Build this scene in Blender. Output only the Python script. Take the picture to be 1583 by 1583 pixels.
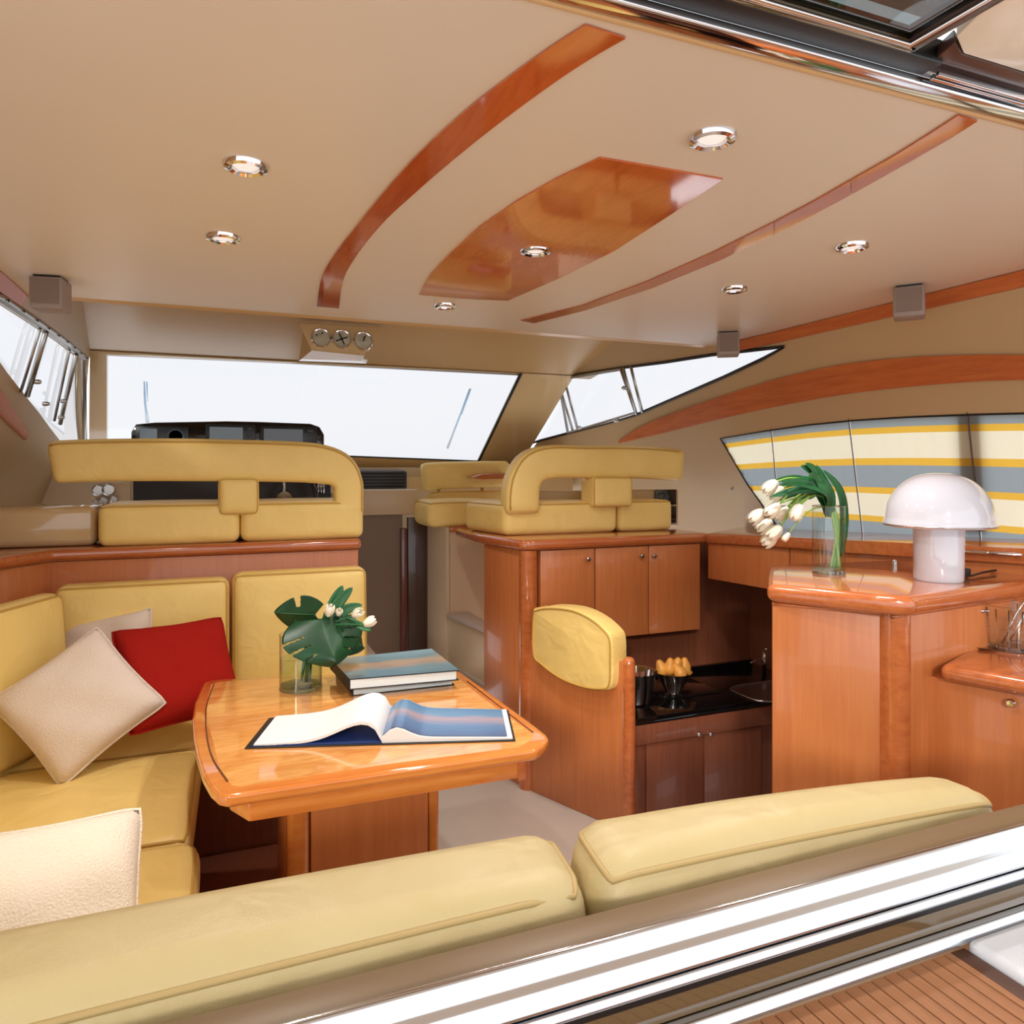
import bpy, bmesh, math, random
from mathutils import Vector, Matrix
from mathutils.geometry import delaunay_2d_cdt
random.seed(7)
PI = math.pi
for o in list(bpy.data.objects): bpy.data.objects.remove(o)
scene = bpy.context.scene
COL = scene.collection

# ------------------------------------------------------------------ camera
FPX, CXP, HOR = 1125.0, 791.5, 725.0        # focal length and horizon row of the 1583 px frame
YAW = math.radians(21.8)
CAMZ = 1.45
ct, st = math.cos(YAW), math.sin(YAW)
cam = bpy.data.cameras.new('camera'); camo = bpy.data.objects.new('camera', cam); COL.objects.link(camo)
camo.location = (0, 0, CAMZ); camo.rotation_euler = (PI/2, 0, -YAW)
cam.sensor_width = 36; cam.lens = FPX/1583*36
cam.shift_y = -(791.5-HOR)/1583
cam.clip_start = .02; cam.clip_end = 200
scene.camera = camo

# ------------------------------------------------------------------ light
scene.view_settings.view_transform = 'Standard'
scene.view_settings.look = 'None'
scene.view_settings.exposure = .6
scene.view_settings.gamma = 1
scene.view_settings.use_curve_mapping = False
world = bpy.data.worlds.new('overcast_sky'); scene.world = world; world.use_nodes = True
wb = world.node_tree.nodes['Background']
wb.inputs[0].default_value = (.95, .97, 1.0, 1); wb.inputs[1].default_value = 1.15
sun = bpy.data.lights.new('sun', 'SUN'); suno = bpy.data.objects.new('sun', sun); COL.objects.link(suno)
sun.energy = .9; sun.angle = math.radians(6); sun.color = (1, .93, .80)
suno.rotation_euler = Vector((.50, .80, -.33)).to_track_quat('-Z', 'Y').to_euler()
suno.location = (-2, -4, 4)

# ------------------------------------------------------------------ pixel -> place helpers
def ray(px, py):
    l = (px-CXP)/FPX
    return Vector((l*ct+st, -l*st+ct, (HOR-py)/FPX))
O = Vector((0, 0, CAMZ))
def onZ(px, py, z): r = ray(px, py); return O + r*((z-CAMZ)/r.z)
def onY(px, py, y): r = ray(px, py); return O + r*(y/r.y)
def onX(px, py, x): r = ray(px, py); return O + r*(x/r.x)
def onD(px, py, d): return O + ray(px, py)*d
CL = .82                                       # centreline of the boat
def XS(y, z):                                  # starboard side surface
    xt = 2.25 - .15*max(0, min(1, (y-2.6)/2.7))
    xb = 2.72 - .50*max(0, min(1, (y-3.2)/2.4))
    return xt + (xb-xt)*(2.05-z)/.95
def XP(y, z):                                  # port side surface
    xb = 2.72 - .20*max(0, min(1, (y-3.2)/2.4))
    return 2*CL - (2.27 + (xb-2.27)*(2.05-z)/.95)
def hit(px, py, side=1, off=0):                # pixel -> point on the side surface
    r = ray(px, py); a, b = .3, 12
    def f(t):
        p = O + r*t
        return (p.x-(XS(p.y, p.z)-off)) if side > 0 else ((XP(p.y, p.z)+off)-p.x)
    for _ in range(50):
        m = (a+b)/2
        if f(m) > 0: b = m
        else: a = m
    return O + r*a
def FW(z): return 4.3 + (2.05-z)*1.8           # forward (windscreen) plane: y for a height z
def onF(px, py, off=0):
    r = ray(px, py); t = (4.3+(2.05-CAMZ)*1.8-off)/(r.y+1.8*r.z); return O + r*t

# ------------------------------------------------------------------ materials
def newmat(name):
    m = bpy.data.materials.new(name); m.use_nodes = True
    return m, m.node_tree, m.node_tree.nodes['Principled BSDF']
def s2l(c):
    return tuple(((v/255)/12.92 if v/255 <= .04045 else ((v/255+.055)/1.055)**2.4) for v in c) + (1,)
def plain(name, rgb, rough=.5, metal=0, coat=0, bump=0, bscale=40, var=0, spec=.5, scale=(1,1,1), vscale=6):
    m, t, b = newmat(name)
    b.inputs['Base Color'].default_value = s2l(rgb)
    b.inputs['Roughness'].default_value = rough; b.inputs['Metallic'].default_value = metal
    b.inputs['Coat Weight'].default_value = coat; b.inputs['Coat Roughness'].default_value = .06
    b.inputs['Specular IOR Level'].default_value = spec
    tc = t.nodes.new('ShaderNodeTexCoord'); mp = t.nodes.new('ShaderNodeMapping')
    mp.inputs['Scale'].default_value = scale
    t.links.new(tc.outputs['Object'], mp.inputs[0])
    if var:
        n = t.nodes.new('ShaderNodeTexNoise'); n.inputs['Scale'].default_value = vscale; n.inputs['Detail'].default_value = 4
        t.links.new(mp.outputs[0], n.inputs[0])
        r = t.nodes.new('ShaderNodeValToRGB')
        c = s2l(rgb)
        r.color_ramp.elements[0].position = .3; r.color_ramp.elements[1].position = .7
        r.color_ramp.elements[0].color = tuple(v*(1-var) for v in c[:3])+(1,)
        r.color_ramp.elements[1].color = tuple(min(1, v*(1+var)) for v in c[:3])+(1,)
        t.links.new(n.outputs['Fac'], r.inputs[0]); t.links.new(r.outputs[0], b.inputs['Base Color'])
    if bump:
        n2 = t.nodes.new('ShaderNodeTexNoise'); n2.inputs['Scale'].default_value = bscale; n2.inputs['Detail'].default_value = 5
        t.links.new(mp.outputs[0], n2.inputs[0])
        bp = t.nodes.new('ShaderNodeBump'); bp.inputs['Strength'].default_value = bump; bp.inputs['Distance'].default_value = .01
        t.links.new(n2.outputs['Fac'], bp.inputs['Height']); t.links.new(bp.outputs[0], b.inputs['Normal'])
    return m
def wood(name, c1, c2, rough=.3, coat=.6, scale=(26, 26, 1.6), wav=0):
    m, t, b = newmat(name)
    tc = t.nodes.new('ShaderNodeTexCoord'); mp = t.nodes.new('ShaderNodeMapping'); mp.inputs['Scale'].default_value = scale
    t.links.new(tc.outputs['Object'], mp.inputs[0])
    n = t.nodes.new('ShaderNodeTexNoise'); n.inputs['Scale'].default_value = 2.2; n.inputs['Detail'].default_value = 8
    n.inputs['Roughness'].default_value = .65; n.inputs['Distortion'].default_value = wav
    t.links.new(mp.outputs[0], n.inputs[0])
    r = t.nodes.new('ShaderNodeValToRGB'); r.color_ramp.elements[0].position = .32; r.color_ramp.elements[1].position = .68
    r.color_ramp.elements[0].color = s2l(c1); r.color_ramp.elements[1].color = s2l(c2)
    t.links.new(n.outputs['Fac'], r.inputs[0]); t.links.new(r.outputs[0], b.inputs['Base Color'])
    b.inputs['Roughness'].default_value = rough; b.inputs['Coat Weight'].default_value = coat
    b.inputs['Coat Roughness'].default_value = .05
    return m
def leather(name, rgb):
    m, t, b = newmat(name)
    b.inputs['Roughness'].default_value = .42; b.inputs['Specular IOR Level'].default_value = .35
    tc = t.nodes.new('ShaderNodeTexCoord')
    n = t.nodes.new('ShaderNodeTexNoise'); n.inputs['Scale'].default_value = 5; n.inputs['Detail'].default_value = 3
    t.links.new(tc.outputs['Object'], n.inputs[0])
    r = t.nodes.new('ShaderNodeValToRGB'); c = s2l(rgb)
    r.color_ramp.elements[0].position = .3; r.color_ramp.elements[1].position = .7
    r.color_ramp.elements[0].color = (c[0]*.93, c[1]*.91, c[2]*.84, 1); r.color_ramp.elements[1].color = c
    t.links.new(n.outputs['Fac'], r.inputs[0]); t.links.new(r.outputs[0], b.inputs['Base Color'])
    v = t.nodes.new('ShaderNodeTexVoronoi'); v.inputs['Scale'].default_value = 320
    t.links.new(tc.outputs['Object'], v.inputs[0])
    w = t.nodes.new('ShaderNodeTexNoise'); w.inputs['Scale'].default_value = 9; w.inputs['Detail'].default_value = 2; w.inputs['Distortion'].default_value = .6
    t.links.new(tc.outputs['Object'], w.inputs[0])
    b1 = t.nodes.new('ShaderNodeBump'); b1.inputs['Strength'].default_value = .12; b1.inputs['Distance'].default_value = .002
    b2 = t.nodes.new('ShaderNodeBump'); b2.inputs['Strength'].default_value = .42; b2.inputs['Distance'].default_value = .02
    t.links.new(v.outputs['Distance'], b1.inputs['Height']); t.links.new(w.outputs['Fac'], b2.inputs['Height'])
    t.links.new(b2.outputs[0], b1.inputs['Normal']); t.links.new(b1.outputs[0], b.inputs['Normal'])
    return m
def pane_mat(name, tint=(1, 1, 1), refl=.10, dark=1.0):
    m = bpy.data.materials.new(name); m.use_nodes = True; t = m.node_tree; t.nodes.clear()
    out = t.nodes.new('ShaderNodeOutputMaterial'); tr = t.nodes.new('ShaderNodeBsdfTransparent'); gl = t.nodes.new('ShaderNodeBsdfGlossy')
    tr.inputs[0].default_value = (tint[0]*dark, tint[1]*dark, tint[2]*dark, 1); gl.inputs['Roughness'].default_value = .02
    mx = t.nodes.new('ShaderNodeMixShader'); fr = t.nodes.new('ShaderNodeLayerWeight'); fr.inputs[0].default_value = .5; pw = t.nodes.new('ShaderNodeMath'); pw.operation = 'POWER'; pw.inputs[1].default_value = 5; t.links.new(fr.outputs['Facing'], pw.inputs[0])
    ml = t.nodes.new('ShaderNodeMath'); ml.operation = 'MULTIPLY_ADD'; ml.inputs[1].default_value = 1; ml.inputs[2].default_value = refl*.3; ml.use_clamp = True
    t.links.new(pw.outputs[0], ml.inputs[0]); t.links.new(ml.outputs[0], mx.inputs[0])
    t.links.new(tr.outputs[0], mx.inputs[1]); t.links.new(gl.outputs[0], mx.inputs[2]); t.links.new(mx.outputs[0], out.inputs[0])
    return m
M = {}
M['vinyl'] = plain('cream_vinyl_headliner', (224, 212, 194), .32, bump=.03, bscale=3, spec=.5)
M['side'] = plain('tan_side_lining', (192, 164, 124), .45, bump=.05, bscale=4)
M['gel'] = plain('glossy_beige_gelcoat', (206, 176, 130), .10, coat=.6, bump=.25, bscale=1.6)
M['beige'] = plain('beige_laminate', (200, 178, 146), .35)
M['floor'] = plain('grey_beige_floor', (190, 178, 168), .4, var=.04)
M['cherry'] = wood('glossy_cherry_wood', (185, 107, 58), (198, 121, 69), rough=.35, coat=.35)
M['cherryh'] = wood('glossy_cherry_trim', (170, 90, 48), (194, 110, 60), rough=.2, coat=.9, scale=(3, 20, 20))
M['cherryd'] = wood('dark_and_shaded_wood', (120, 68, 48), (138, 80, 56), rough=.4, coat=.2)  # cherry darkened for the unlit galley; the plinths are dark wood
M['inlay'] = wood('polished_headliner_wood', (184, 82, 34), (204, 104, 46), rough=.08, coat=1, scale=(16, 2.5, 16), wav=.6)
M['band'] = wood('wall_band_wood', (176, 88, 42), (202, 112, 56), rough=.42, coat=.15, scale=(20, 2, 20))
M['table'] = wood('sunlit_table_wood', (204, 126, 56), (232, 172, 102), rough=.12, coat=1, scale=(3.2, 14, 14), wav=.8)  # cherry lightened, putting sunlight on the table into the wood colour
M['tablerim'] = wood('table_rim_wood', (196, 112, 50), (216, 136, 66), rough=.12, coat=1, scale=(2, 12, 12))
M['groove'] = plain('dark_inlay_line', (96, 44, 22), .3)
M['leather'] = leather('yellow_leather', (244, 214, 134))
M['leather2'] = leather('pale_yellow_leather', (202, 184, 138))
M['piping2'] = plain('pale_leather_piping', (184, 158, 104), .5)
M['piping'] = plain('yellow_leather_piping', (196, 156, 74), .5)
M['linen'] = plain('beige_linen', (232, 216, 202), .9, bump=.5, bscale=240, spec=.1)
M['white_linen'] = plain('cream_linen', (238, 226, 208), .9, bump=.5, bscale=200, spec=.1)
M['red'] = plain('red_cotton', (160, 30, 22), .9, bump=.4, bscale=260, spec=.1)
M['chrome'] = plain('polished_steel', (225, 225, 228), .07, 1)
M['railsteel'] = plain('sky_tinted_steel', (206, 209, 214), .13, 1)  # steel base tinted faintly blue to imitate reflected sky
M['satin'] = plain('satin_steel', (190, 190, 190), .25, 1)
M['alu'] = plain('window_aluminium', (170, 168, 166), .3, 1)
M['black'] = plain('black_rubber', (16, 15, 16), .45)
M['blackgloss'] = plain('black_gloss', (13, 13, 14), .08, coat=.5)
M['granite'] = plain('black_granite', (11, 11, 12), .07, var=.3, vscale=60)
M['dash'] = plain('dark_dash', (38, 34, 36), .5)
M['slot'] = plain('vent_slats', (66, 70, 78), .4)
M['taupe'] = plain('taupe_speaker_paint', (150, 134, 126), .45)
M['speakerfront'] = plain('speaker_cloth', (132, 114, 102), .8, bump=.2, bscale=600)
M['door'] = plain('taupe_door', (126, 106, 88), .5)
M['darkwood'] = wood('dark_jamb_wood', (84, 40, 30), (104, 52, 38), rough=.3)
M['opal'] = plain('opal_white_glass', (204, 206, 218), .10, coat=1)
M['lens'] = plain('frosted_lamp_lens', (226, 222, 220), .4)
M['lens'].node_tree.nodes['Principled BSDF'].inputs['Emission Color'].default_value = (1, .95, .9, 1); M['lens'].node_tree.nodes['Principled BSDF'].inputs['Emission Strength'].default_value = .35
M['screen'] = plain('grey_green_screen', (84, 106, 122), .12, coat=.6)
M['screend'] = plain('dark_screen', (40, 44, 52), .12, coat=.6)
M['bezel'] = plain('display_housing', (34, 42, 46), .3)
M['gauge'] = plain('gauge_face', (226, 220, 196), .4)
M['page'] = plain('paper', (222, 222, 224), .6)
M['pageedge'] = plain('page_block_edge', (206, 216, 220), .7, scale=(1, 1, 60), var=.1, vscale=8)
M['cover'] = plain('black_book_cloth', (26, 22, 22), .5)
M['blue'] = plain('blue_endpaper', (22, 52, 120), .5)
M['green'] = plain('tulip_leaf', (34, 96, 52), .38, var=.25, vscale=20)
M['green2'] = plain('monstera_leaf', (8, 58, 28), .36, var=.3, vscale=14, spec=.4)
M['stem'] = plain('tulip_stem', (128, 168, 66), .4, var=.15, vscale=20)
M['petal'] = plain('white_petal', (246, 238, 218), .5, var=.04)
M['pear'] = plain('yellow_pear', (214, 150, 66), .4, var=.2, vscale=18)
M['teak'] = wood('teak_plank', (146, 94, 60), (176, 122, 82), rough=.6, coat=0, scale=(40, 3, 40))
M['caulk'] = plain('black_deck_caulk', (24, 20, 20), .7)
M['teakdark'] = plain('brown_margin_board', (88, 54, 38), .5)
M['gelwhite'] = plain('white_gelcoat', (226, 230, 238), .2, coat=.5)
M['cream'] = plain('cream_gelcoat', (246, 240, 224), .3, coat=.3)
M['gold'] = plain('tan_edge_trim', (214, 178, 128), .3, coat=.4)
M['bronze'] = plain('bronze_tinted_panel', (98, 78, 52), .06, coat=1)
M['shade'] = plain('brown_ledge', (122, 98, 68), .4)
M['pane'] = pane_mat('sky_dimming_pane', (.56, .56, .57))  # tint added to dim the sky through the glass
M['pane_dark'] = pane_mat('backlight_dimming_pane', (.78, .78, .80))  # tint added to soften the daylight behind the curtain
M['helmroof'] = plain('satin_beige_roof', (196, 160, 110), .28, bump=.2, bscale=1.5)
M['tint'] = pane_mat('dark_tinted_pane', (.35, .45, .45), .5, .35)
M['brownpl'] = plain('dark_brown_moulding', (70, 48, 42), .3, coat=.4)
M['wiper'] = pane_mat('glare_paled_wiper', (.62, .74, .84), .1)  # see-through tint imitates the wipers paling in window glare
M['seam'] = plain('dark_curtain_seam', (98, 84, 72), .8)
def glass(name, tint=(1, 1, 1, 1)):
    m, t, b = newmat(name); b.inputs['Transmission Weight'].default_value = 1; b.inputs['Roughness'].default_value = .0
    b.inputs['IOR'].default_value = 1.45; b.inputs['Base Color'].default_value = tint
    return m
M['glass'] = glass('clear_glass')
M['glassp'] = pane_mat('thin_clear_glass', (.96, .98, .97), .12)
M['water'] = pane_mat('water', (.9, .97, .9), .1)
def curtain_mat():
    m = bpy.data.materials.new('striped_curtain_cloth'); m.use_nodes = True; t = m.node_tree; t.nodes.clear()
    out = t.nodes.new('ShaderNodeOutputMaterial'); uv = t.nodes.new('ShaderNodeUVMap'); sp = t.nodes.new('ShaderNodeSeparateXYZ')
    t.links.new(uv.outputs[0], sp.inputs[0])
    r = t.nodes.new('ShaderNodeValToRGB'); r.color_ramp.interpolation = 'CONSTANT'
    G, Y_, W = s2l((160, 172, 176)), s2l((244, 196, 78)), s2l((252, 246, 216))
    st_ = [(0, G), (.10, Y_), (.145, W), (.33, Y_), (.385, G), (.56, Y_), (.61, W), (.80, Y_), (.85, G)]
    el = r.color_ramp.elements
    el[0].position = 0; el[0].color = st_[0][1]; el[1].position = st_[1][0]; el[1].color = st_[1][1]
    for p, c in st_[2:]:
        e = el.new(p); e.color = c
    t.links.new(sp.outputs['Y'], r.inputs[0])
    tc = t.nodes.new('ShaderNodeTexCoord'); nz = t.nodes.new('ShaderNodeTexNoise'); nz.inputs['Scale'].default_value = 4
    mp = t.nodes.new('ShaderNodeMapping'); mp.inputs['Scale'].default_value = (8, 14, 1.5)
    t.links.new(tc.outputs['Object'], mp.inputs[0]); t.links.new(mp.outputs[0], nz.inputs[0])
    bp = t.nodes.new('ShaderNodeBump'); bp.inputs['Strength'].default_value = .4; t.links.new(nz.outputs['Fac'], bp.inputs['Height'])
    d = t.nodes.new('ShaderNodeBsdfDiffuse'); tl = t.nodes.new('ShaderNodeBsdfTranslucent'); mx = t.nodes.new('ShaderNodeMixShader'); mx.inputs[0].default_value = .55
    for n in (d, tl): t.links.new(r.outputs[0], n.inputs[0]); t.links.new(bp.outputs[0], n.inputs['Normal'])
    t.links.new(d.outputs[0], mx.inputs[1]); t.links.new(tl.outputs[0], mx.inputs[2]); t.links.new(mx.outputs[0], out.inputs[0])
    return m
M['curtain'] = curtain_mat()
def picture_mat(name, stops, axis='Y', noise=.12, scale=(3, 14, 3)):
    m, t, b = newmat(name); b.inputs['Roughness'].default_value = .2
    uv = t.nodes.new('ShaderNodeUVMap'); sp = t.nodes.new('ShaderNodeSeparateXYZ'); t.links.new(uv.outputs[0], sp.inputs[0])
    mp = t.nodes.new('ShaderNodeMapping'); mp.inputs['Scale'].default_value = scale; t.links.new(uv.outputs[0], mp.inputs[0])
    n = t.nodes.new('ShaderNodeTexNoise'); n.inputs['Scale'].default_value = 1.5; n.inputs['Detail'].default_value = 5; t.links.new(mp.outputs[0], n.inputs[0])
    a = t.nodes.new('ShaderNodeMath'); a.operation = 'MULTIPLY_ADD'; a.inputs[1].default_value = noise*2; t.links.new(n.outputs['Fac'], a.inputs[0])
    s = t.nodes.new('ShaderNodeMath'); s.operation = 'SUBTRACT'; s.inputs[1].default_value = noise; t.links.new(sp.outputs[axis], s.inputs[0]); t.links.new(s.outputs[0], a.inputs[2])
    r = t.nodes.new('ShaderNodeValToRGB'); el = r.color_ramp.elements
    el[0].position = stops[0][0]; el[0].color = s2l(stops[0][1]); el[1].position = stops[-1][0]; el[1].color = s2l(stops[-1][1])
    for p, c in stops[1:-1]: e = el.new(p); e.color = s2l(c)
    t.links.new(a.outputs[0], r.inputs[0]); t.links.new(r.outputs[0], b.inputs['Base Color'])
    return m
M['seaphoto'] = picture_mat('seascape_print', [(0, (70, 96, 138)), (.35, (84, 120, 160)), (.6, (160, 140, 150)), (.72, (96, 134, 168)), (1, (74, 120, 160))])
M['jacket'] = picture_mat('book_jacket_print', [(0, (70, 104, 120)), (.3, (90, 120, 130)), (.45, (150, 128, 108)), (.6, (160, 136, 112)), (.72, (96, 128, 140)), (1, (126, 158, 172))], noise=.16, scale=(2, 5, 2))

# ------------------------------------------------------------------ object helpers
def wloc(o):
    v = Vector((0, 0, 0))
    while o: v += Vector(o.location); o = o.parent
    return v
def obj(name, verts, faces, mat, parent=None, smooth=False, origin=None, uvs=None, local=False):
    base = Vector((0, 0, 0)) if local else (wloc(parent) if parent else (Vector(origin) if origin else Vector((0, 0, 0))))
    me = bpy.data.meshes.new(name); me.from_pydata([tuple(Vector(v)-base) for v in verts], [], faces)
    if uvs:
        l = me.uv_layers.new(name='UVMap')
        for lp in me.loops: l.data[lp.index].uv = uvs[lp.vertex_index]
    me.validate(); me.update()
    if smooth:
        me.polygons.foreach_set('use_smooth', [True]*len(me.polygons))
    if isinstance(mat, str): mat = M[mat]
    me.materials.append(mat)
    o = bpy.data.objects.new(name, me); COL.objects.link(o)
    if parent: o.parent = parent
    elif origin: o.location = origin
    return o
def objbm(name, bm, mat, parent=None, smooth=False, origin=None, local=False, angle=None):
    bmesh.ops.recalc_face_normals(bm, faces=bm.faces[:])
    v = [x.co.copy() for x in bm.verts]; bm.verts.index_update()
    f = [[x.index for x in fc.verts] for fc in bm.faces]; bm.free()
    o = obj(name, v, f, mat, parent, smooth, origin, None, local)
    if angle is not None:
        o.data.polygons.foreach_set('use_smooth', [True]*len(o.data.polygons)); o.data.set_sharp_from_angle(angle=math.radians(angle))
    return o
def tag(o, label=None, cat=None, group=None, kind=None):
    if label: o['label'] = label
    if cat: o['category'] = cat
    if group: o['group'] = group
    if kind: o['kind'] = kind
    return o
def thing(name, loc, label=None, cat=None, group=None, kind=None):
    o = bpy.data.objects.new(name, None); o.empty_display_size = .05; COL.objects.link(o); o.location = loc
    return tag(o, label, cat, group, kind)
def copy_tree(o, parent=None):
    c = o.copy(); COL.objects.link(c); c.parent = parent
    for ch in [x for x in bpy.data.objects if x.parent == o]: copy_tree(ch, c)
    return c
def bm_poly(pts, vec, bevel=0, seg=2, edges=None):
    bm = bmesh.new(); vs = [bm.verts.new(p) for p in pts]; f = bm.faces.new(vs)
    r = bmesh.ops.extrude_face_region(bm, geom=[f])
    for v in [g for g in r['geom'] if isinstance(g, bmesh.types.BMVert)]: v.co += Vector(vec)
    bmesh.ops.recalc_face_normals(bm, faces=bm.faces[:])
    if bevel:
        es = bm.edges[:] if edges is None else [e for e in bm.edges if edges(e)]
        bmesh.ops.bevel(bm, geom=es, offset=bevel, segments=seg, profile=.5, affect='EDGES')
    return bm
def ext(name, pts, vec, mat, parent=None, bevel=0, seg=2, smooth=False, origin=None, edges=None):
    return objbm(name, bm_poly(pts, vec, bevel, seg, edges), mat, parent, smooth, origin, angle=None if not bevel else 40)
def box(name, a, b, mat, parent=None, bevel=0, seg=2, origin=None, local=False):
    a, b = Vector(a), Vector(b)
    pts = [(a.x, a.y, a.z), (b.x, a.y, a.z), (b.x, b.y, a.z), (a.x, b.y, a.z)]
    return objbm(name, bm_poly(pts, (0, 0, b.z-a.z), bevel, seg), mat, parent, origin=origin, local=local, angle=40 if bevel else None)
def lathe_geo(prof, c, n=32, axis=None):
    c = Vector(c); q = Vector((0, 0, 1)).rotation_difference(Vector(axis)) if axis is not None else None
    V, F = [], []
    for r, z in prof:
        for i in range(n):
            p = Vector((r*math.cos(2*PI*i/n), r*math.sin(2*PI*i/n), z))
            if q: p = q @ p
            V.append(c+p)
    for j in range(len(prof)-1):
        for i in range(n):
            F.append([j*n+i, j*n+(i+1) % n, (j+1)*n+(i+1) % n, (j+1)*n+i])
    if prof[0][0] > 0: F.append(list(range(n))[::-1])
    if prof[-1][0] > 0: F.append([(len(prof)-1)*n+i for i in range(n)])
    return V, F
def lathe(name, prof, c, mat, parent=None, n=32, axis=None, origin=None, smooth=True, sharp=35):
    V, F = lathe_geo([(max(r, 1e-4), z) for r, z in prof], c, n, axis)
    o = obj(name, V, F, mat, parent, smooth, origin)
    if smooth: o.data.set_sharp_from_angle(angle=math.radians(sharp))
    return o
def frames(pts, closed=False):
    n = len(pts); T = []
    for i in range(n):
        a = pts[(i-1) % n] if (closed or i > 0) else pts[i]; b = pts[(i+1) % n] if (closed or i < n-1) else pts[i]
        T.append((b-a).normalized())
    up = Vector((0, 0, 1)) if abs(T[0].z) < .9 else Vector((0, 1, 0))
    N = (up - T[0]*up.dot(T[0])).normalized(); out = []
    for t in T:
        N = (N - t*N.dot(t)).normalized(); out.append((t, N, t.cross(N)))
    return out
def tube_geo(pts, r, n=8, closed=False, flat=1):
    pts = [Vector(p) for p in pts]; V, F = [], []
    fr = frames(pts, closed); m = len(pts)
    for i, (p, (t, N, B)) in enumerate(zip(pts, fr)):
        rr = r[i] if isinstance(r, (list, tuple)) else r
        for k in range(n):
            a = 2*PI*k/n; V.append(p+N*math.cos(a)*rr+B*math.sin(a)*rr*flat)
    for i in range(m if closed else m-1):
        j = (i+1) % m
        for k in range(n): F.append([i*n+k, i*n+(k+1) % n, j*n+(k+1) % n, j*n+k])
    if not closed: F.append(list(range(n))[::-1]); F.append([(m-1)*n+k for k in range(n)])
    return V, F
def tube(name, pts, r, mat, parent=None, n=8, closed=False, origin=None):
    V, F = tube_geo(pts, r, n, closed); return obj(name, V, F, mat, parent, True, origin)
def catmull(pts, k=6, closed=False):
    pts = [Vector(p) for p in pts]; out = []; n = len(pts)
    rng = range(n) if closed else range(n-1)
    for i in rng:
        g = lambda j: pts[j % n] if closed else pts[max(0, min(n-1, j))]
        p0, p1, p2, p3 = g(i-1), g(i), g(i+1), g(i+2)
        for s in range(k):
            t = s/k
            out.append(.5*((2*p1)+(p2-p0)*t+(2*p0-5*p1+4*p2-p3)*t*t+(3*p1-p0-3*p2+p3)*t**3))
    if not closed: out.append(pts[-1])
    return out
def sweep(name, pts, hw, ht, nrm, mat, parent=None, n=20, pw=3.2, capround=.6, origin=None):
    """soft rounded-rectangle section swept along pts; hw = half width in the plane, ht = half thickness along nrm"""
    pts = [Vector(p) for p in pts]; nrm = Vector(nrm).normalized(); V, F = [], []; m = len(pts)
    L = [0]
    for i in range(1, m): L.append(L[-1]+(pts[i]-pts[i-1]).length)
    for i in range(m):
        a = pts[max(0, i-1)]; b = pts[min(m-1, i+1)]; t = (b-a).normalized(); s = t.cross(nrm).normalized()
        h = hw[i] if isinstance(hw, (list, tuple)) else hw
        e = min(L[i], L[-1]-L[i])/ (ht*capround+1e-6); k = 1 if e >= 1 else math.sqrt(max(0, 1-(1-e)**2))*.85+.15
        hh, tt = h*(.55+.45*k), ht*k
        for j in range(n):
            an = 2*PI*j/n; c, q = math.cos(an), math.sin(an)
            V.append(pts[i]+s*math.copysign(abs(c)**(2/pw), c)*hh+nrm*math.copysign(abs(q)**(2/pw), q)*tt)
    for i in range(m-1):
        for j in range(n): F.append([i*n+j, i*n+(j+1) % n, (i+1)*n+(j+1) % n, (i+1)*n+j])
    F.append(list(range(n))[::-1]); F.append([(m-1)*n+j for j in range(n)])
    o = obj(name, V, F, mat, parent, True, origin)
    if n >= 28:
        for ang in (-48,):
            j = round(n*(ang % 360)/360); tube('piping', [V[i*n+j] for i in range(2, m-2)], .0045, 'piping', o if parent else None, 6)
    return o
def tri8(c):
    c = [Vector(p) for p in c]                 # order: (-,-,-)(+,-,-)(+,+,-)(-,+,-) then the same at +z
    def f(u, v, w):
        a, b, d = (u+1)/2, (v+1)/2, (w+1)/2
        lo = (c[0]*(1-a)+c[1]*a)*(1-b)+(c[3]*(1-a)+c[2]*a)*b
        hi = (c[4]*(1-a)+c[5]*a)*(1-b)+(c[7]*(1-a)+c[6]*a)*b
        return lo*(1-d)+hi*d
    return f
def softpoint(q, half, r, puff):
    h = half; inn = [max(-(h[k]-r), min(h[k]-r, q[k])) for k in range(3)]
    d = Vector([q[k]-inn[k] for k in range(3)])
    p = Vector(inn)+(d.normalized()*r if d.length > 1e-9 else d)
    u = [p[k]/h[k] for k in range(3)]
    for k in range(3):
        if puff[k]:
            a, b = [j for j in range(3) if j != k]
            w = max(0, 1-abs(u[a])**2.5)*max(0, 1-abs(u[b])**2.5)
            p[k] += puff[k]*w*(p[k]/h[k])
    return p
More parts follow.
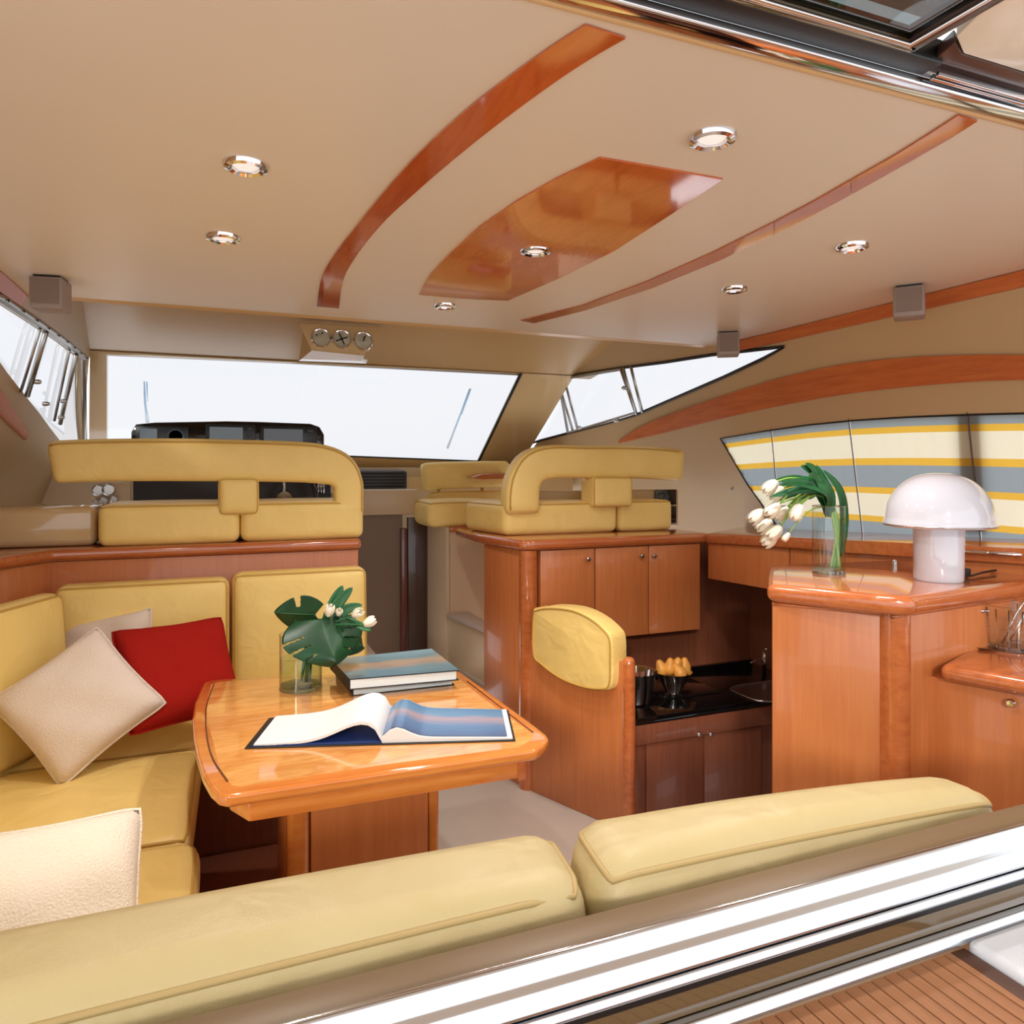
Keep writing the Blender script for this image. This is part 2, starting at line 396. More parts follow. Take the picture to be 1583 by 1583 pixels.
def soft(name, half, r, mat, parent=None, warp=None, puff=(0, 0, 0), loc=None, rot=None, n=10, pipes=(), pipe_r=.006, origin=None, pmat='piping', noise=0):
    """rounded upholstered block. warp maps normalised (-1..1) coords to the world; pipes = list of (axis, sign) faces edged with piping"""
    h = half
    def ts(k):
        e = 1-min(.999, r/h[k]); s = [-1, -1+(1-e)*.3, -1+(1-e)*.65]
        mid = [-e+2*e*i/n for i in range(n+1)]
        return s+mid+[-x for x in s[::-1]]
    T = [ts(k) for k in range(3)]
    V, F, idx = [], [], {}
    def place(p):
        if warp: return warp(p[0]/h[0], p[1]/h[1], p[2]/h[2])
        v = Vector(p)
        if rot is not None: v = rot @ v
        return v+Vector(loc) if loc is not None else v
    def vid(k):
        if k not in idx:
            q = [T[i][k[i]]*h[i] for i in range(3)]
            p = softpoint(q, h, r, puff)
            if noise: p += Vector((math.sin(p.y*31+p.z*17)+math.sin(p.z*47+p.x*23), math.sin(p.x*29+p.z*19)+math.sin(p.x*53), math.sin(p.x*27+p.y*21)+math.sin(p.y*43)))*noise
            idx[k] = len(V); V.append(place(p))
        return idx[k]
    for ax in range(3):
        a, b = [(1, 2), (2, 0), (0, 1)][ax]
        for side in (0, 1):
            s = len(T[ax])-1 if side else 0
            for i in range(len(T[a])-1):
                for j in range(len(T[b])-1):
                    def K(x, y):
                        k = [0, 0, 0]; k[ax] = s; k[a] = x; k[b] = y; return tuple(k)
                    f = [vid(K(i, j)), vid(K(i+1, j)), vid(K(i+1, j+1)), vid(K(i, j+1))]
                    F.append(f if side else f[::-1])
    o = obj(name, V, F, mat, parent, True, origin)
    for ax, sg in pipes:
        a, b = [k for k in range(3) if k != ax]; path = []
        N_ = 14
        for (ca, cb, da, db) in ((-1, -1, 1, 0), (1, -1, 0, 1), (1, 1, -1, 0), (-1, 1, 0, -1)):
            for i in range(N_):
                q = [0, 0, 0]; q[ax] = sg*h[ax]
                q[a] = (ca+da*2*i/N_)*h[a]; q[b] = (cb+db*2*i/N_)*h[b]
                rr = r*.9
                # round the corner of the path
                ia = max(-(h[a]-rr), min(h[a]-rr, q[a])); ib = max(-(h[b]-rr), min(h[b]-rr, q[b]))
                path.append(place(softpoint(q, h, r, puff)*1.0))
        V2, F2 = tube_geo(path, pipe_r, 6, True)
        obj('piping', V2, F2, pmat, o, True)
    return o
def inpoly(p, poly):
    c = False; n = len(poly)
    for i in range(n):
        x1, y1 = poly[i]; x2, y2 = poly[(i+1) % n]
        if (y1 > p[1]) != (y2 > p[1]) and p[0] < (x2-x1)*(p[1]-y1)/(y2-y1)+x1: c = not c
    return c
def holed(name, outer, holes, fn, mat, parent=None, step=.15, thick=None, smooth=True):
    """sheet over the 2-D region outer minus holes, mapped by fn(a, b) -> point; thick = fn2 for a back face"""
    pts, edges = [], []
    def loop(l):
        s = len(pts)
        for i, p in enumerate(l): pts.append(Vector(p)); edges.append((s+i, s+(i+1) % len(l)))
    def dense(l):
        out = []
        for i in range(len(l)):
            a, b = Vector(l[i]), Vector(l[(i+1) % len(l)]); k = max(1, int((b-a).length/step))
            for j in range(k): out.append(tuple(a+(b-a)*j/k))
        return out
    O_ = dense(outer); H_ = [dense(h) for h in holes]
    loop(O_)
    for h in H_: loop(h)
    xs = [p[0] for p in O_]; ys = [p[1] for p in O_]
    x = min(xs)+step*.51
    while x < max(xs):
        y = min(ys)+step*.37
        while y < max(ys):
            if inpoly((x, y), O_) and not any(inpoly((x, y), h) for h in H_): pts.append(Vector((x, y)))
            y += step
        x += step
    v, e, f, *_ = delaunay_2d_cdt(pts, edges, [], 0, 1e-5)
    keep = []
    for fc in f:
        c = sum((v[i] for i in fc), Vector((0, 0)))/len(fc)
        if inpoly(c, O_) and not any(inpoly(c, h) for h in H_): keep.append(list(fc))
    V = [fn(p.x, p.y) for p in v]
    F = keep
    if thick:
        n = len(V); V = V+[thick(p.x, p.y) for p in v]
        cnt = {}
        for fc in keep:
            for i in range(len(fc)):
                k = (fc[i], fc[(i+1) % len(fc)]); cnt[k] = 1
        side = [[a, b, b+n, a+n] for (a, b) in cnt if (b, a) not in cnt]
        F = keep+[[i+n for i in fc[::-1]] for fc in keep]+side
    bm = bmesh.new(); me = bpy.data.meshes.new('t'); me.from_pydata([tuple(p) for p in V], [], F); bm.from_mesh(me); bpy.data.meshes.remove(me)
    return objbm(name, bm, mat, parent, angle=35)
def struct(o, label=None):
    o['kind'] = 'structure'
    if label: o['label'] = label
    return o
def strip(name, A, B, vec, mat, parent=None, k=1):
    """band between two polylines A and B, extruded by vec"""
    n = len(A); V = list(A)+list(B); vec = Vector(vec); V = [Vector(p) for p in V]; V2 = [p+vec for p in V]
    F = []
    for i in range(n-1):
        F.append([i, i+1, n+i+1, n+i]); F.append([2*n+i, 3*n+i, 3*n+i+1, 2*n+i+1])
        F.append([i, 2*n+i, 2*n+i+1, i+1]); F.append([n+i, n+i+1, 3*n+i+1, 3*n+i])
    F.append([0, n, 3*n, 2*n]); F.append([n-1, 3*n-1, 4*n-1, 2*n-1])
    bm = bmesh.new(); me = bpy.data.meshes.new('t'); me.from_pydata([tuple(p) for p in V+V2], [], F); bm.from_mesh(me); bpy.data.meshes.remove(me)
    return objbm(name, bm, mat, parent, angle=30)
def knob(parent, p, nrm, r=.011, mat='satin'):
    return lathe('knob', [(r*.55, 0), (r*.5, r*.7), (r, r*1.0), (r, r*1.6), (r*.7, r*1.95), (0, r*2.0)], p, mat, parent, 14, nrm)

ZC = 2.05
#==SETTING==
exec_marker = 0
# ================================================================== ceiling
YA, YF = .856, 2.93
ceil = struct(holed('ceiling', [(-.62, YA), (2.27, YA), (2.27, YF), (-.62, YF)], [], lambda a, b: Vector((a, b, ZC)), 'vinyl', thick=lambda a, b: Vector((a, b, ZC+.05))))
helm_ceil = struct(ext('ceiling', [(-.9, YF+.04, 2.36), (2.5, YF+.04, 2.36), (2.3, 4.34, ZC+.002), (-.7, 4.34, ZC+.002)], (0, 0, .05), 'helmroof'))
strip('edge_lip', [Vector((-.62, YF, ZC)), Vector((2.27, YF, ZC))], [Vector((-.62, YF+.03, ZC-.006)), Vector((2.27, YF+.03, ZC-.006))], (0, 0, .03), 'gold', ceil)
box('upstand', (-.7, YF+.005, ZC+.03), (2.35, YF+.035, 2.40), 'vinyl', ceil)
def cz(l, z=ZC-.004): return [onZ(x, y, z) for x, y in l]
LS = cz([(905, 40), (850, 75), (790, 118), (720, 172), (650, 236), (600, 290), (555, 345), (520, 390), (497, 430), (490, 474)])
LS2 = cz([(967, 60), (915, 90), (850, 133), (770, 192), (700, 248), (640, 300), (590, 347), (550, 397), (530, 435), (524, 477)])
s1 = struct(strip('trim_1', catmull(LS, 5), catmull(LS2, 5), (0, 0, .003), 'inlay'), 'curved polished cherry band set in the headliner on the port side')
A_ = [(1483, 178), (1430, 212), (1380, 243), (1316, 279), (1260, 311), (1197, 344), (1100, 392), (1000, 436), (900, 473), (805, 496)]
B_ = [(1512, 187), (1470, 214), (1400, 254), (1316, 301), (1260, 331), (1197, 363), (1110, 404), (1010, 445), (905, 480), (825, 500)]
t2 = struct(thing('trim_2', (1.5, 2, ZC)), 'narrow curved cherry band set in the headliner on the starboard side, in three pieces')
for a, b in ((0, 3), (3, 5), (5, 9)):
    p1, p2 = cz(A_[a:b+1]), cz(B_[a:b+1])
    d = (p1[1]-p1[0]).normalized()*.002; p1[0] += d; p2[0] += d
    strip('veneer_piece', p1, p2, (0, 0, .003), 'inlay', t2)
CP = [(928, 245), (1022, 261), (1117, 278), (1040, 330), (950, 388), (870, 428), (785, 465), (715, 462), (648, 456), (665, 425), (695, 393), (740, 352), (800, 311), (860, 277)]
panel = ext('ceiling_panel', cz(CP), (0, 0, .0038), 'inlay')
tag(panel, 'mirror polished cherry panel in the middle of the headliner', 'ceiling panel')
# side walls -----------------------------------------------------------------
def wallfn(side, off=0):
    if side > 0: return lambda y, z: Vector((XS(y, z)+off, y, z))
    return lambda y, z: Vector((XP(y, z)-off, y, z))
side_win = [(1214, 536), (1160, 542), (1100, 549), (1030, 560), (960, 569), (900, 578), (862, 586), (836, 618), (808, 659), (786, 698), (835, 681), (885, 668), (940, 654), (985, 641), (1050, 613), (1120, 583), (1180, 555)]
SW = [hit(x, y) for x, y in side_win]
cur_win = [(1114, 678), (1180, 667), (1250, 657), (1320, 650), (1400, 645), (1500, 641), (1583, 639), (1680, 640), (1800, 645)]
CW = [hit(x, y) for x, y in cur_win]; CW.append(Vector((0, CW[-1].y, 1.14))); CW.append(Vector((0, hit(1205, 818).y, 1.14)))
CW.append(hit(1155, 748))
def yz(l): return [(p.y, p.z) for p in l]
outer = [(.86, 1.0), (FW(1.0), 1.0), (FW(1.5), 1.5), (4.36, 2.02), (4.3, 2.07), (2.97, 2.36), (2.95, 2.07), (.86, 2.07)]
wall_s = struct(holed('wall_starboard', outer, [yz(SW), yz(CW)], wallfn(1), 'side', step=.12, thick=wallfn(1, .03)))
port_win = [(-230, 372), (-110, 413), (0, 462), (60, 502), (100, 530), (127, 552), (130, 690), (100, 690), (62, 640), (30, 600), (0, 560), (-60, 490), (-150, 420)]
PW = [hit(x, y, -1) for x, y in port_win]
wall_p = struct(holed('wall_port', outer, [yz(PW)], wallfn(-1), 'side', step=.12, thick=wallfn(-1, .03)))
# forward wall in the windscreen plane
ws = [(165, 548), (480, 562), (806, 577), (740, 713), (450, 702), (165, 692)]
WS = [onF(x, y) for x, y in ws]
def fwf(off): return lambda x, z: Vector((x, FW(z)+off, z))
fo = [(XP(FW(1.0), 1.0)+.02, 1.0), (XS(FW(1.0), 1.0)-.02, 1.0), (XS(FW(1.5), 1.5)-.01, 1.5), (XS(4.3, 2.06), 2.06), (XP(4.3, 2.06), 2.06), (XP(FW(1.5), 1.5)+.01, 1.5)]
wall_f = struct(holed('wall_forward', fo, [[(p.x, p.z) for p in WS]], fwf(0), 'gel', step=.2, thick=fwf(.05)))
# windscreen
w1 = struct(thing('window_1', (CL, 4.8, 1.5)), 'wide forward windscreen above the helm')
obj('pane', [p+Vector((0, .02, 0)) for p in WS], [list(range(len(WS)))], 'pane', w1)
ring = [p+Vector((0, .004, 0)) for p in WS]
fr_path = catmull([ring[2], ring[3]], 2)
tube('rubber_seal', [ring[2], ring[3]], .010, 'black', w1)
tube('rubber_seal', [ring[3], ring[4], ring[5]], .006, 'black', w1)
for pts_, lab in (([(223, 590), (224, 620), (228, 652)], 'upright wiper, paled as if by glare, behind the helm instrument pod'), ([(726, 601), (712, 640), (692, 692)], 'slanting wiper, paled as if by glare, at the starboard end of the windscreen')):
    pp = [onF(x, y, -.06) for x, y in pts_]
    t_ = thing('windscreen_wiper', pp[-1], lab, 'wiper', 'wipers outside the windscreen')
    tube('wiper_arm', pp, [.004, .006, .010], 'wiper', t_)
    tube('wiper_blade', [p+Vector((.012, .012, 0)) for p in pp[:2]], .004, 'wiper', t_, 6)
# starboard side window
def window(name, loc, label, loop, side, bars, fr=.010):
    w = struct(thing(name, loc), label)
    n = Vector((1, 0, 0))*side
    holed('pane', yz(loop), [], wallfn(side, .012), 'pane', w, step=.4)
    return w
w2 = window('window_2', (2.2, 3.5, 1.6), 'long pointed starboard window above the cabinets', SW, 1, [])
tube('frame', [p-Vector((.004, 0, 0)) for p in SW], .009, 'black', w2, 8, True)
tube('frame', [p-Vector((.010, 0, 0)) for p in [hit(x, y) for x, y in [(880, 669), (865, 587), (900, 581), (962, 571), (985, 638), (940, 652)]]], .011, 'alu', w2, 8, True)
for a, b in (((862, 585), (886, 668)), ((872, 585), (893, 664)), ((963, 568), (984, 641)), ((975, 566), (993, 638))):
    p, q = hit(*a, 1, .012), hit(*b, 1, .012)
    tube('mullion', [p, q], .009, 'alu', w2, 8)
for a in ((898, 661), (955, 650), (968, 600)):
    p = hit(*a, 1, .02); lathe('latch', [(.012, 0), (.012, .02), (.006, .03)], p, 'satin', w2, 10, (-1, 0, 0))
# port side window
w3 = window('window_3', (-.6, 3.5, 1.6), 'port side window with a metal sliding frame', PW, -1, [])
ppw = [p+Vector((.006, 0, 0)) for p in PW]
tube('frame', ppw[:6], .016, 'alu', w3, 8)
tube('frame', ppw[5:8], .012, 'alu', w3, 8)
for k in range(9):
    t = k/8; q = [PW[2], PW[3], PW[4], PW[5]]; i = min(2, int(t*3)); p = q[i].lerp(q[i+1], t*3-i)
    lathe('screw', [(.005, 0), (.005, .003)], p+Vector((.022, 0, -.004)), 'black', w3, 8, (1, 0, 0))
for a, b, r_ in (((62, 508), (32, 606), .006), ((71, 513), (42, 612), .011), ((107, 541), (84, 650), .007), ((118, 548), (93, 655), .011)):
    tube('mullion', [hit(*a, -1, .015), hit(*b, -1, .015)], r_, 'alu', w3, 8)
for a in ((66, 624), (90, 645), (94, 620), (52, 590)):
    lathe('latch', [(.010, 0), (.010, .02), (.005, .028)], hit(*a, -1, .02), 'satin', w3, 10, (1, 0, 0))
# wood strips at the ceiling edges
def side_strip(name, y0, y1, za, zb, side, label):
    ys = [y0+(y1-y0)*i/12 for i in range(13)]; f = wallfn(side, -.012)
    return struct(strip(name, [f(y, za) for y in ys], [f(y, zb) for y in ys], (side*.011, 0, 0), 'band'), label)
side_strip('trim_3', .9, 2.86, 2.048, 2.004, 1, 'cherry strip where the headliner meets the starboard side')
side_strip('trim_4', .9, 2.95, 2.048, 2.004, -1, 'cherry strip where the headliner meets the port side')
ba = [(955, 683), (1000, 655), (1100, 618), (1200, 586), (1300, 564), (1400, 553), (1500, 549), (1583, 549), (1700, 552)]
bb = [(957, 685), (1030, 668), (1110, 648), (1200, 628), (1300, 610), (1400, 598), (1500, 590), (1583, 587), (1700, 586)]
struct(strip('trim_5', catmull([hit(x, y, 1, .012) for x, y in ba], 4), catmull([hit(x, y, 1, .012) for x, y in bb], 4), (.011, 0, 0), 'band'), 'long tapering cherry band arching above the striped curtain')
struct(strip('trim_6', [hit(x, y, -1, .012) for x, y in [(-60, 545), (0, 600), (45, 668)]], [hit(x, y, -1, .012) for x, y in [(-60, 590), (0, 640), (42, 680)]], (-.011, 0, 0), 'band'), 'short cherry band on the port side below the window')
# curtained window ------------------------------------------------------------
w4 = struct(thing('window_4', (2.6, 2.4, 1.3)), 'starboard saloon window behind the striped curtain')
loop4 = [Vector((XS(p.y, p.z)+.03, p.y, p.z)) for p in CW]
holed('pane', yz(CW), [], wallfn(1, .03), 'pane_dark', w4, step=.4)
tube('rubber_seal', [Vector((XS(p.y, p.z)-.001, p.y, p.z)) for p in [CW[-2], CW[-1]]+CW[:9]], .004, 'black', w4, 6)
mq = [[Vector((XS(p.y, p.z)+.010, p.y, p.z)) for p in (hit(a, 636), hit(a+5, 735), hit(a+11, 822))] for a in (1478, 1513)]
strip('mullion', mq[0], mq[1], (.018, 0, 0), 'dash', w4)
# curtain: top line / bottom line
top_l = [CW[i] for i in range(0, 9)]
def topz(y):
    q = sorted([(p.y, p.z) for p in top_l])
    for (y0, z0), (y1, z1) in zip(q, q[1:]):
        if y0 <= y <= y1: return z0+(z1-z0)*(y-y0)/(y1-y0)
    return q[0][1] if y < q[0][0] else q[-1][1]
def leftlim(y):                                # lower limit given by the slanting forward edge
    a, b, c = CW[0], CW[-1], CW[-2]
    if y > b.y: return b.z+(a.z-b.z)*(y-b.y)/(a.y-b.y)
    if y > c.y: return c.z+(b.z-c.z)*(y-c.y)/(b.y-c.y)
    return 1.13
sm = [((1760, 640), (1800, 830)), ((1496, 641), (1508, 826)), ((1313, 651), (1330, 823)), ((1193, 665), (1206, 818)), None]
seams = []
for q in sm:
    if q: t_, b_ = hit(*q[0]), hit(*q[1]); seams.append((t_.y, b_.y))
    else: seams.append((CW[0].y-.003, hit(1170, 818).y+.3))
cur = thing('curtain', (2.6, 2.4, 1.13), 'grey, cream and yellow striped curtain drawn over the starboard window', 'curtain')
def zt_at(y): return topz(y)+.01
for i in range(len(seams)-1):
    n = 26; V, F, U = [], [], []; m = 12
    for a in range(n+1):
        yt = seams[i][0]+.003+(seams[i+1][0]-seams[i][0]-.006)*a/n; yb = seams[i][1]+.003+(seams[i+1][1]-seams[i][1]-.006)*a/n
        zt = zt_at(yt)
        for b in range(m+1):
            u = b/m; y = yt+(yb-yt)*u; z = zt+(1.13-zt)*u
            y = min(y, CW[0].y-.003)
            if i == len(seams)-2:
                lim = leftlim(y)-.004 if y > CW[-2].y else 0
                y2 = yt+(yb-yt)*u
                z = min(max(z, lim), CW[0].z+.1 if y < CW[0].y-.05 else CW[0].z)
            x = XS(y, z)+.003+.002*math.sin(a*1.7+b*.2)*min(1, a/2, (n-a)/2)
            V.append(Vector((x, y, z))); U.append((a/n, .02+.96*(zt-z)/(zt-1.15)))
    for a in range(n):
        for b in range(m): F.append([a*(m+1)+b, a*(m+1)+b+1, (a+1)*(m+1)+b+1, (a+1)*(m+1)+b])
    obj('curtain_panel', V, F, 'curtain', cur, True, uvs=U)
    if i:
        yt, yb = seams[i]; zt = zt_at(yt)
        tube('curtain_seam', [Vector((XS(yt+(yb-yt)*u, zt+(1.13-zt)*u)+.001, yt+(yb-yt)*u, zt+(1.13-zt)*u)) for u in (0, .5, 1)], .0026, 'seam', cur, 6)
# small hook on side wall
lathe('hook', [(.006, 0), (.004, .008), (.007, .012), (0, .014)], hit(1132, 756), 'satin', wall_s, 10, (-1, 0, 0))
# floors ----------------------------------------------------------------------
struct(ext('floor', [(-1.2, .72, 0), (2.9, .72, 0), (2.9, 1.45, 0), (1.56, 1.9, 0), (1.5, 2.5, 0), (1.38, 3.2, 0), (1.25, 3.8, 0), (-1.2, 3.8, 0)], (0, 0, -.05), 'floor'), 'grey beige saloon floor')
struct(ext('floor', [(1.3, 1.2, -.45), (2.9, 1.2, -.45), (2.9, 3.4, -.45), (1.3, 3.4, -.45)], (0, 0, -.05), 'darkwood'), 'sunken galley floor')
struct(ext('floor', [(-1.1, 3.55, .55), (.70, 3.55, .55), (.70, 5.6, .55), (-1.1, 5.6, .55)], (0, 0, -.05), 'floor'), 'raised helm floor')
struct(ext('floor', [(.70, 3.55, .33), (1.25, 3.55, .33), (1.25, 4.30, .33), (.70, 4.30, .33)], (0, 0, -.05), 'floor'), 'passage floor between the helm seats')
#==AFT==
# ================================================================== aft bulkhead, sill rails and cockpit
struct(box('wall_aft', (-1.2, .73, -.05), (2.9, .80, .79), 'beige'), 'low aft bulkhead under the window opening')
struct(box('trim_7', (-1.2, .747, .80), (2.9, .802, .900), 'shade', bevel=.006), 'brown ledge between the aft cushions and the steel sill rail')
sill = thing('window_sill_rail', (.8, .74, .75), 'polished steel sill rail with black seal running across the foreground', 'rail')
def xbar(name, y0, y1, z0, z1, mat, parent, bevel=.003, x0=-1.0, x1=2.6, seg=3): return box(name, (x0, y0, z0), (x1, y1, z1), mat, parent, bevel, seg)
def xprof(name, prof, mat, x0=-1.0, x1=2.6, bev=.002): return ext(name, [(x0, y, z) for y, z in prof], (x1-x0, 0, 0), mat, sill, bev)
xprof('rail_cap', [(.713, .864), (.712, .868), (.7215, .8835), (.7285, .8890), (.738, .9055), (.741, .9075), (.746, .9075), (.746, .864)], 'railsteel')
xprof('rail_lip', [(.709, .851), (.708, .853), (.713, .8615), (.745, .8615), (.745, .851)], 'railsteel')
xbar('rubber_seal', .714, .745, .838, .852, 'black', sill, .003)
xbar('bronze_panel', .720, .735, .806, .838, 'bronze', sill, .001)
xprof('lower_trim', [(.703, .791), (.702, .793), (.709, .805), (.732, .805), (.732, .791)], 'railsteel')
deck = struct(thing('floor', (.6, .4, .74)), 'teak planked ledge just aft of the sill rail, added in place of a deck reflection')  # made-up ledge, standing in for the cockpit deck mirrored below the rail
box('caulk_bed', (.20, .10, .767), (.955, .704, .7835), 'caulk', deck)
px_ = .20; pm = None
while px_ < .925:
    if pm is None:
        pm = box('plank', (0, .10, .7836), (.0200, .703, .787), 'teak', deck, local=False)
        pm.location = (0, 0, 0); first = pm
        # store the mesh relative to x = 0
        pm.location.x = px_
    else:
        c = pm.copy(); COL.objects.link(c); c.location.x = px_
    px_ += .0224
box('margin_board', (.928, .10, .7836), (.955, .703, .7875), 'teakdark', deck, .001)
cm = box('cockpit_moulding', (.957, .05, .745), (1.5, .7035, .800), 'gelwhite', None, .012, 3, origin=(1.2, .4, .70)); tag(cm, 'pale bluish white moulded coaming added beside the teak planks, bottom right', 'coaming')  # added beside the ledge, in place of a mirrored cockpit moulding
struct(box('floor', (-2.5, -3.2, -.35), (3.5, .70, -.30), 'teak'), 'cockpit sole aft of the bulkhead')
# overhead aft edge
struct(box('trim_8', (-1.2, .845, 2.046), (2.9, .857, 2.085), 'gold', bevel=.004), 'tan edge moulding along the aft edge of the headliner')
tr = thing('door_track', (.8, .78, 2.06), 'polished steel and black sliding track above the aft opening', 'track')
xbar('track_face', .813, .841, 2.046, 2.075, 'chrome', tr, .002)
xbar('track_edge', .805, .812, 2.042, 2.056, 'chrome', tr, .003)
xbar('track_seal', .768, .804, 2.054, 2.09, 'black', tr, .003, x1=1.0)
# lifted aft window under the cockpit overhead
hz = 2.055
hc_ = [onZ(x, y, hz) for x, y in [(1150, -26), (1405, 70), (1560, -20)]]
sash = thing('lifted_window', hc_[1], 'dark tinted window sash in a steel frame, lifted under the cockpit overhead', 'window sash')
c0, c1_ = hc_[1], hc_[2]
dirx = Vector((-1, 0, 0)); diry = (hc_[2]-hc_[1]).normalized()
a1 = c0+dirx*1.3; b1 = c0+diry*.55; a2 = b1+dirx*1.3
up = Vector((0, 0, .022))
obj('pane', [c0+up*.4, a1+up*.4, a2+up*.4, b1+up*.4], [[0, 1, 2, 3]], 'tint', sash)
tube('frame_bead', [a1, c0, b1], .0045, 'chrome', sash, 8)
def side_bar(p, q, off, mat, nm='frame_rail', w=.022):
    off = Vector(off); ext(nm, [p, q, q+off*w, p+off*w], (0, 0, .03), mat, sash, .002)
side_bar(a1, c0+Vector((.02, 0, 0)), (0, 1, 0), 'bronze'); side_bar(c0, b1, (1, .6, 0), 'brownpl')
struct(box('ceiling', (-1.6, -.55, 2.14), (2.9, .80, 2.20), 'cream'), 'cockpit overhead aft of the headliner, extended unseen to shade the foreground')  # aft reach is unseen, extended to shade the foreground cushions
wp = [onZ(x, y, 2.058) for x, y in [(1478, 58), (1489, 84), (1600, 118), (1700, 60), (1700, -60), (1560, -60), (1535, 0)]]
ohm = ext('overhead_moulding', wp, (0, 0, .06), 'cream', None, .004, origin=tuple(wp[0])); tag(ohm, 'cream moulded locker at the top right corner beside the lifted window', 'moulding')
dk = [onZ(x, y, 2.060) for x, y in [(1428, 108), (1475, 66), (1489, 84), (1600, 118), (1600, 168)]]
o_ = ext('track_end_cover', dk, (0, 0, .02), 'brownpl', None, .002, origin=tuple(dk[0])); tag(o_, 'dark brown end cover between the steel track and the cream locker', 'cover')
for k, yy in enumerate((.735, .762)):
    pass
g_ = thing('curtain_track', (1.35, .75, 2.07), 'short twin steel guide at the starboard end of the overhead track', 'guide')
for yy in (.783, .793): xbar('guide_rod', yy, yy+.006, 2.046, 2.054, 'chrome', g_, .001, x0=1.01, x1=1.9)
#==FITTINGS==
# ================================================================== ceiling fittings
dl = [(380, 255, 'round downlight nearest on the port side of the headliner, larger of the port pair'),
      (345, 366, 'round downlight on the port side, the one farther forward near the windscreen'),
      (1101, 212, 'round steel downlight between the centre panel and the aft track, nearest of all'),
      (828, 386, 'round downlight set in the polished cherry ceiling panel'),
      (688, 472, 'small far downlight just forward of the cherry ceiling panel'),
      (1317, 380, 'starboard downlight nearer the square speakers, outboard of the narrow cherry band'),
      (1135, 446, 'farther starboard downlight above the small square speaker')]
dproto = None
for x, y, lab in dl:
    p = onZ(x, y, ZC)
    if dproto is None:
        dproto = t = thing('downlight', (p.x, p.y, ZC))
        lathe('bezel', [(.026, -.002), (.027, -.007), (.034, -.011), (.041, -.008), (.044, -.001), (.044, .004), (.026, .004)], (p.x, p.y, ZC), 'chrome', t, 32)
        lathe('lens', [(0, -.006), (.012, -.0055), (.022, -.004), (.027, -.001)], (p.x, p.y, ZC), 'lens', t, 28)
    else: t = copy_tree(dproto)
    t.location = (p.x, p.y, ZC); tag(t, lab, 'downlight', 'downlights in the headliner')
    ld_ = bpy.data.lights.new('bulb', 'SPOT'); lo_ = bpy.data.objects.new('bulb', ld_); COL.objects.link(lo_); lo_.parent = t; lo_.location = (0, 0, -.012)
    ld_.energy = 12 if y > 300 else 7; ld_.color = (1, .95, .89); ld_.spot_size = math.radians(150); ld_.spot_blend = 1; ld_.shadow_soft_size = .028
def speaker(px0, px1, py0, py1, y, lab, turn=0):
    a = onY((px0+px1)/2, py0, y); p = Vector((a.x, a.y, ZC)); s = .046
    t = thing('speaker', p, lab, 'speaker', 'square speakers under the headliner')
    R = Matrix.Rotation(turn, 3, 'Z')
    def q(x, yy, z): return p+R @ Vector((x, yy, z))
    objbm('cabinet', bm_poly([q(-s, -s, -.104), q(s, -s, -.104), q(s, s, -.104), q(-s, s, -.104)], (0, 0, .098), .006, 3), 'taupe', t, angle=40)
    ext('bracket', [q(-s*.8, -s*.8, -.008), q(s*.8, -s*.8, -.008), q(s*.8, s*.8, -.008), q(-s*.8, s*.8, -.008)], (0, 0, .008), 'black', t)
    ext('speaker_cloth', [q(-s+.008, -s-.0005, -.09), q(s-.008, -s-.0005, -.09), q(s-.008, -s-.0005, -.014), q(-s+.008, -s-.0005, -.014)], tuple(R @ Vector((0, -.002, 0))), 'speakerfront', t)
speaker(1376, 1435, 440, 495, 1.74, 'square taupe speaker on the starboard side, the nearer and larger of two there', math.radians(-52))
speaker(1104, 1147, 514, 555, 2.62, 'small square taupe speaker at the starboard window, farthest of the three', math.radians(-35))
speaker(47, 110, 427, 488, 2.66, 'square taupe speaker at the port forward corner of the headliner', math.radians(-8))
# gauge pod
g = [onZ(x, y, ZC+.005) for x, y in [(468, 507), (582, 514)]]
gp = thing('gauge_pod', onY(520, 530, 3.5), 'beige overhead pod with three round steel rimmed gauges above the windscreen', 'gauge pod')
gy = 3.42
def G(x, y, yy=gy): return onY(x, y, yy)
face = [G(468, 504), G(586, 510), G(569, 546), G(478, 541)]
bot = [G(466, 554, gy-.03), G(562, 558, gy-.03)]
V = [G(462, 500), G(590, 508), G(562, 550, gy-.02), G(482, 542, gy-.02), G(466, 555, gy-.01), G(558, 558, gy-.01), G(470, 500, gy+.3), G(590, 508, gy+.3), G(566, 562, gy+.10), G(462, 558, gy+.10)]
obj('housing', V, [[0, 1, 2, 3], [3, 2, 5, 4], [0, 3, 4, 9, 6], [1, 7, 8, 5, 2], [4, 5, 8, 9], [6, 7, 1, 0], [6, 9, 8, 7]], 'gel', gp)
gn = (Vector(V[3])-Vector(V[0])).cross(Vector(V[1])-Vector(V[0])).normalized()
if gn.y > 0: gn = -gn
obj('lip', [V[3]+Vector((0, -.003, 0)), V[2]+Vector((0, -.003, 0)), V[5]+Vector((0, -.003, 0)), V[4]+Vector((0, -.003, 0))], [[0, 1, 2, 3]], 'gelwhite', gp)
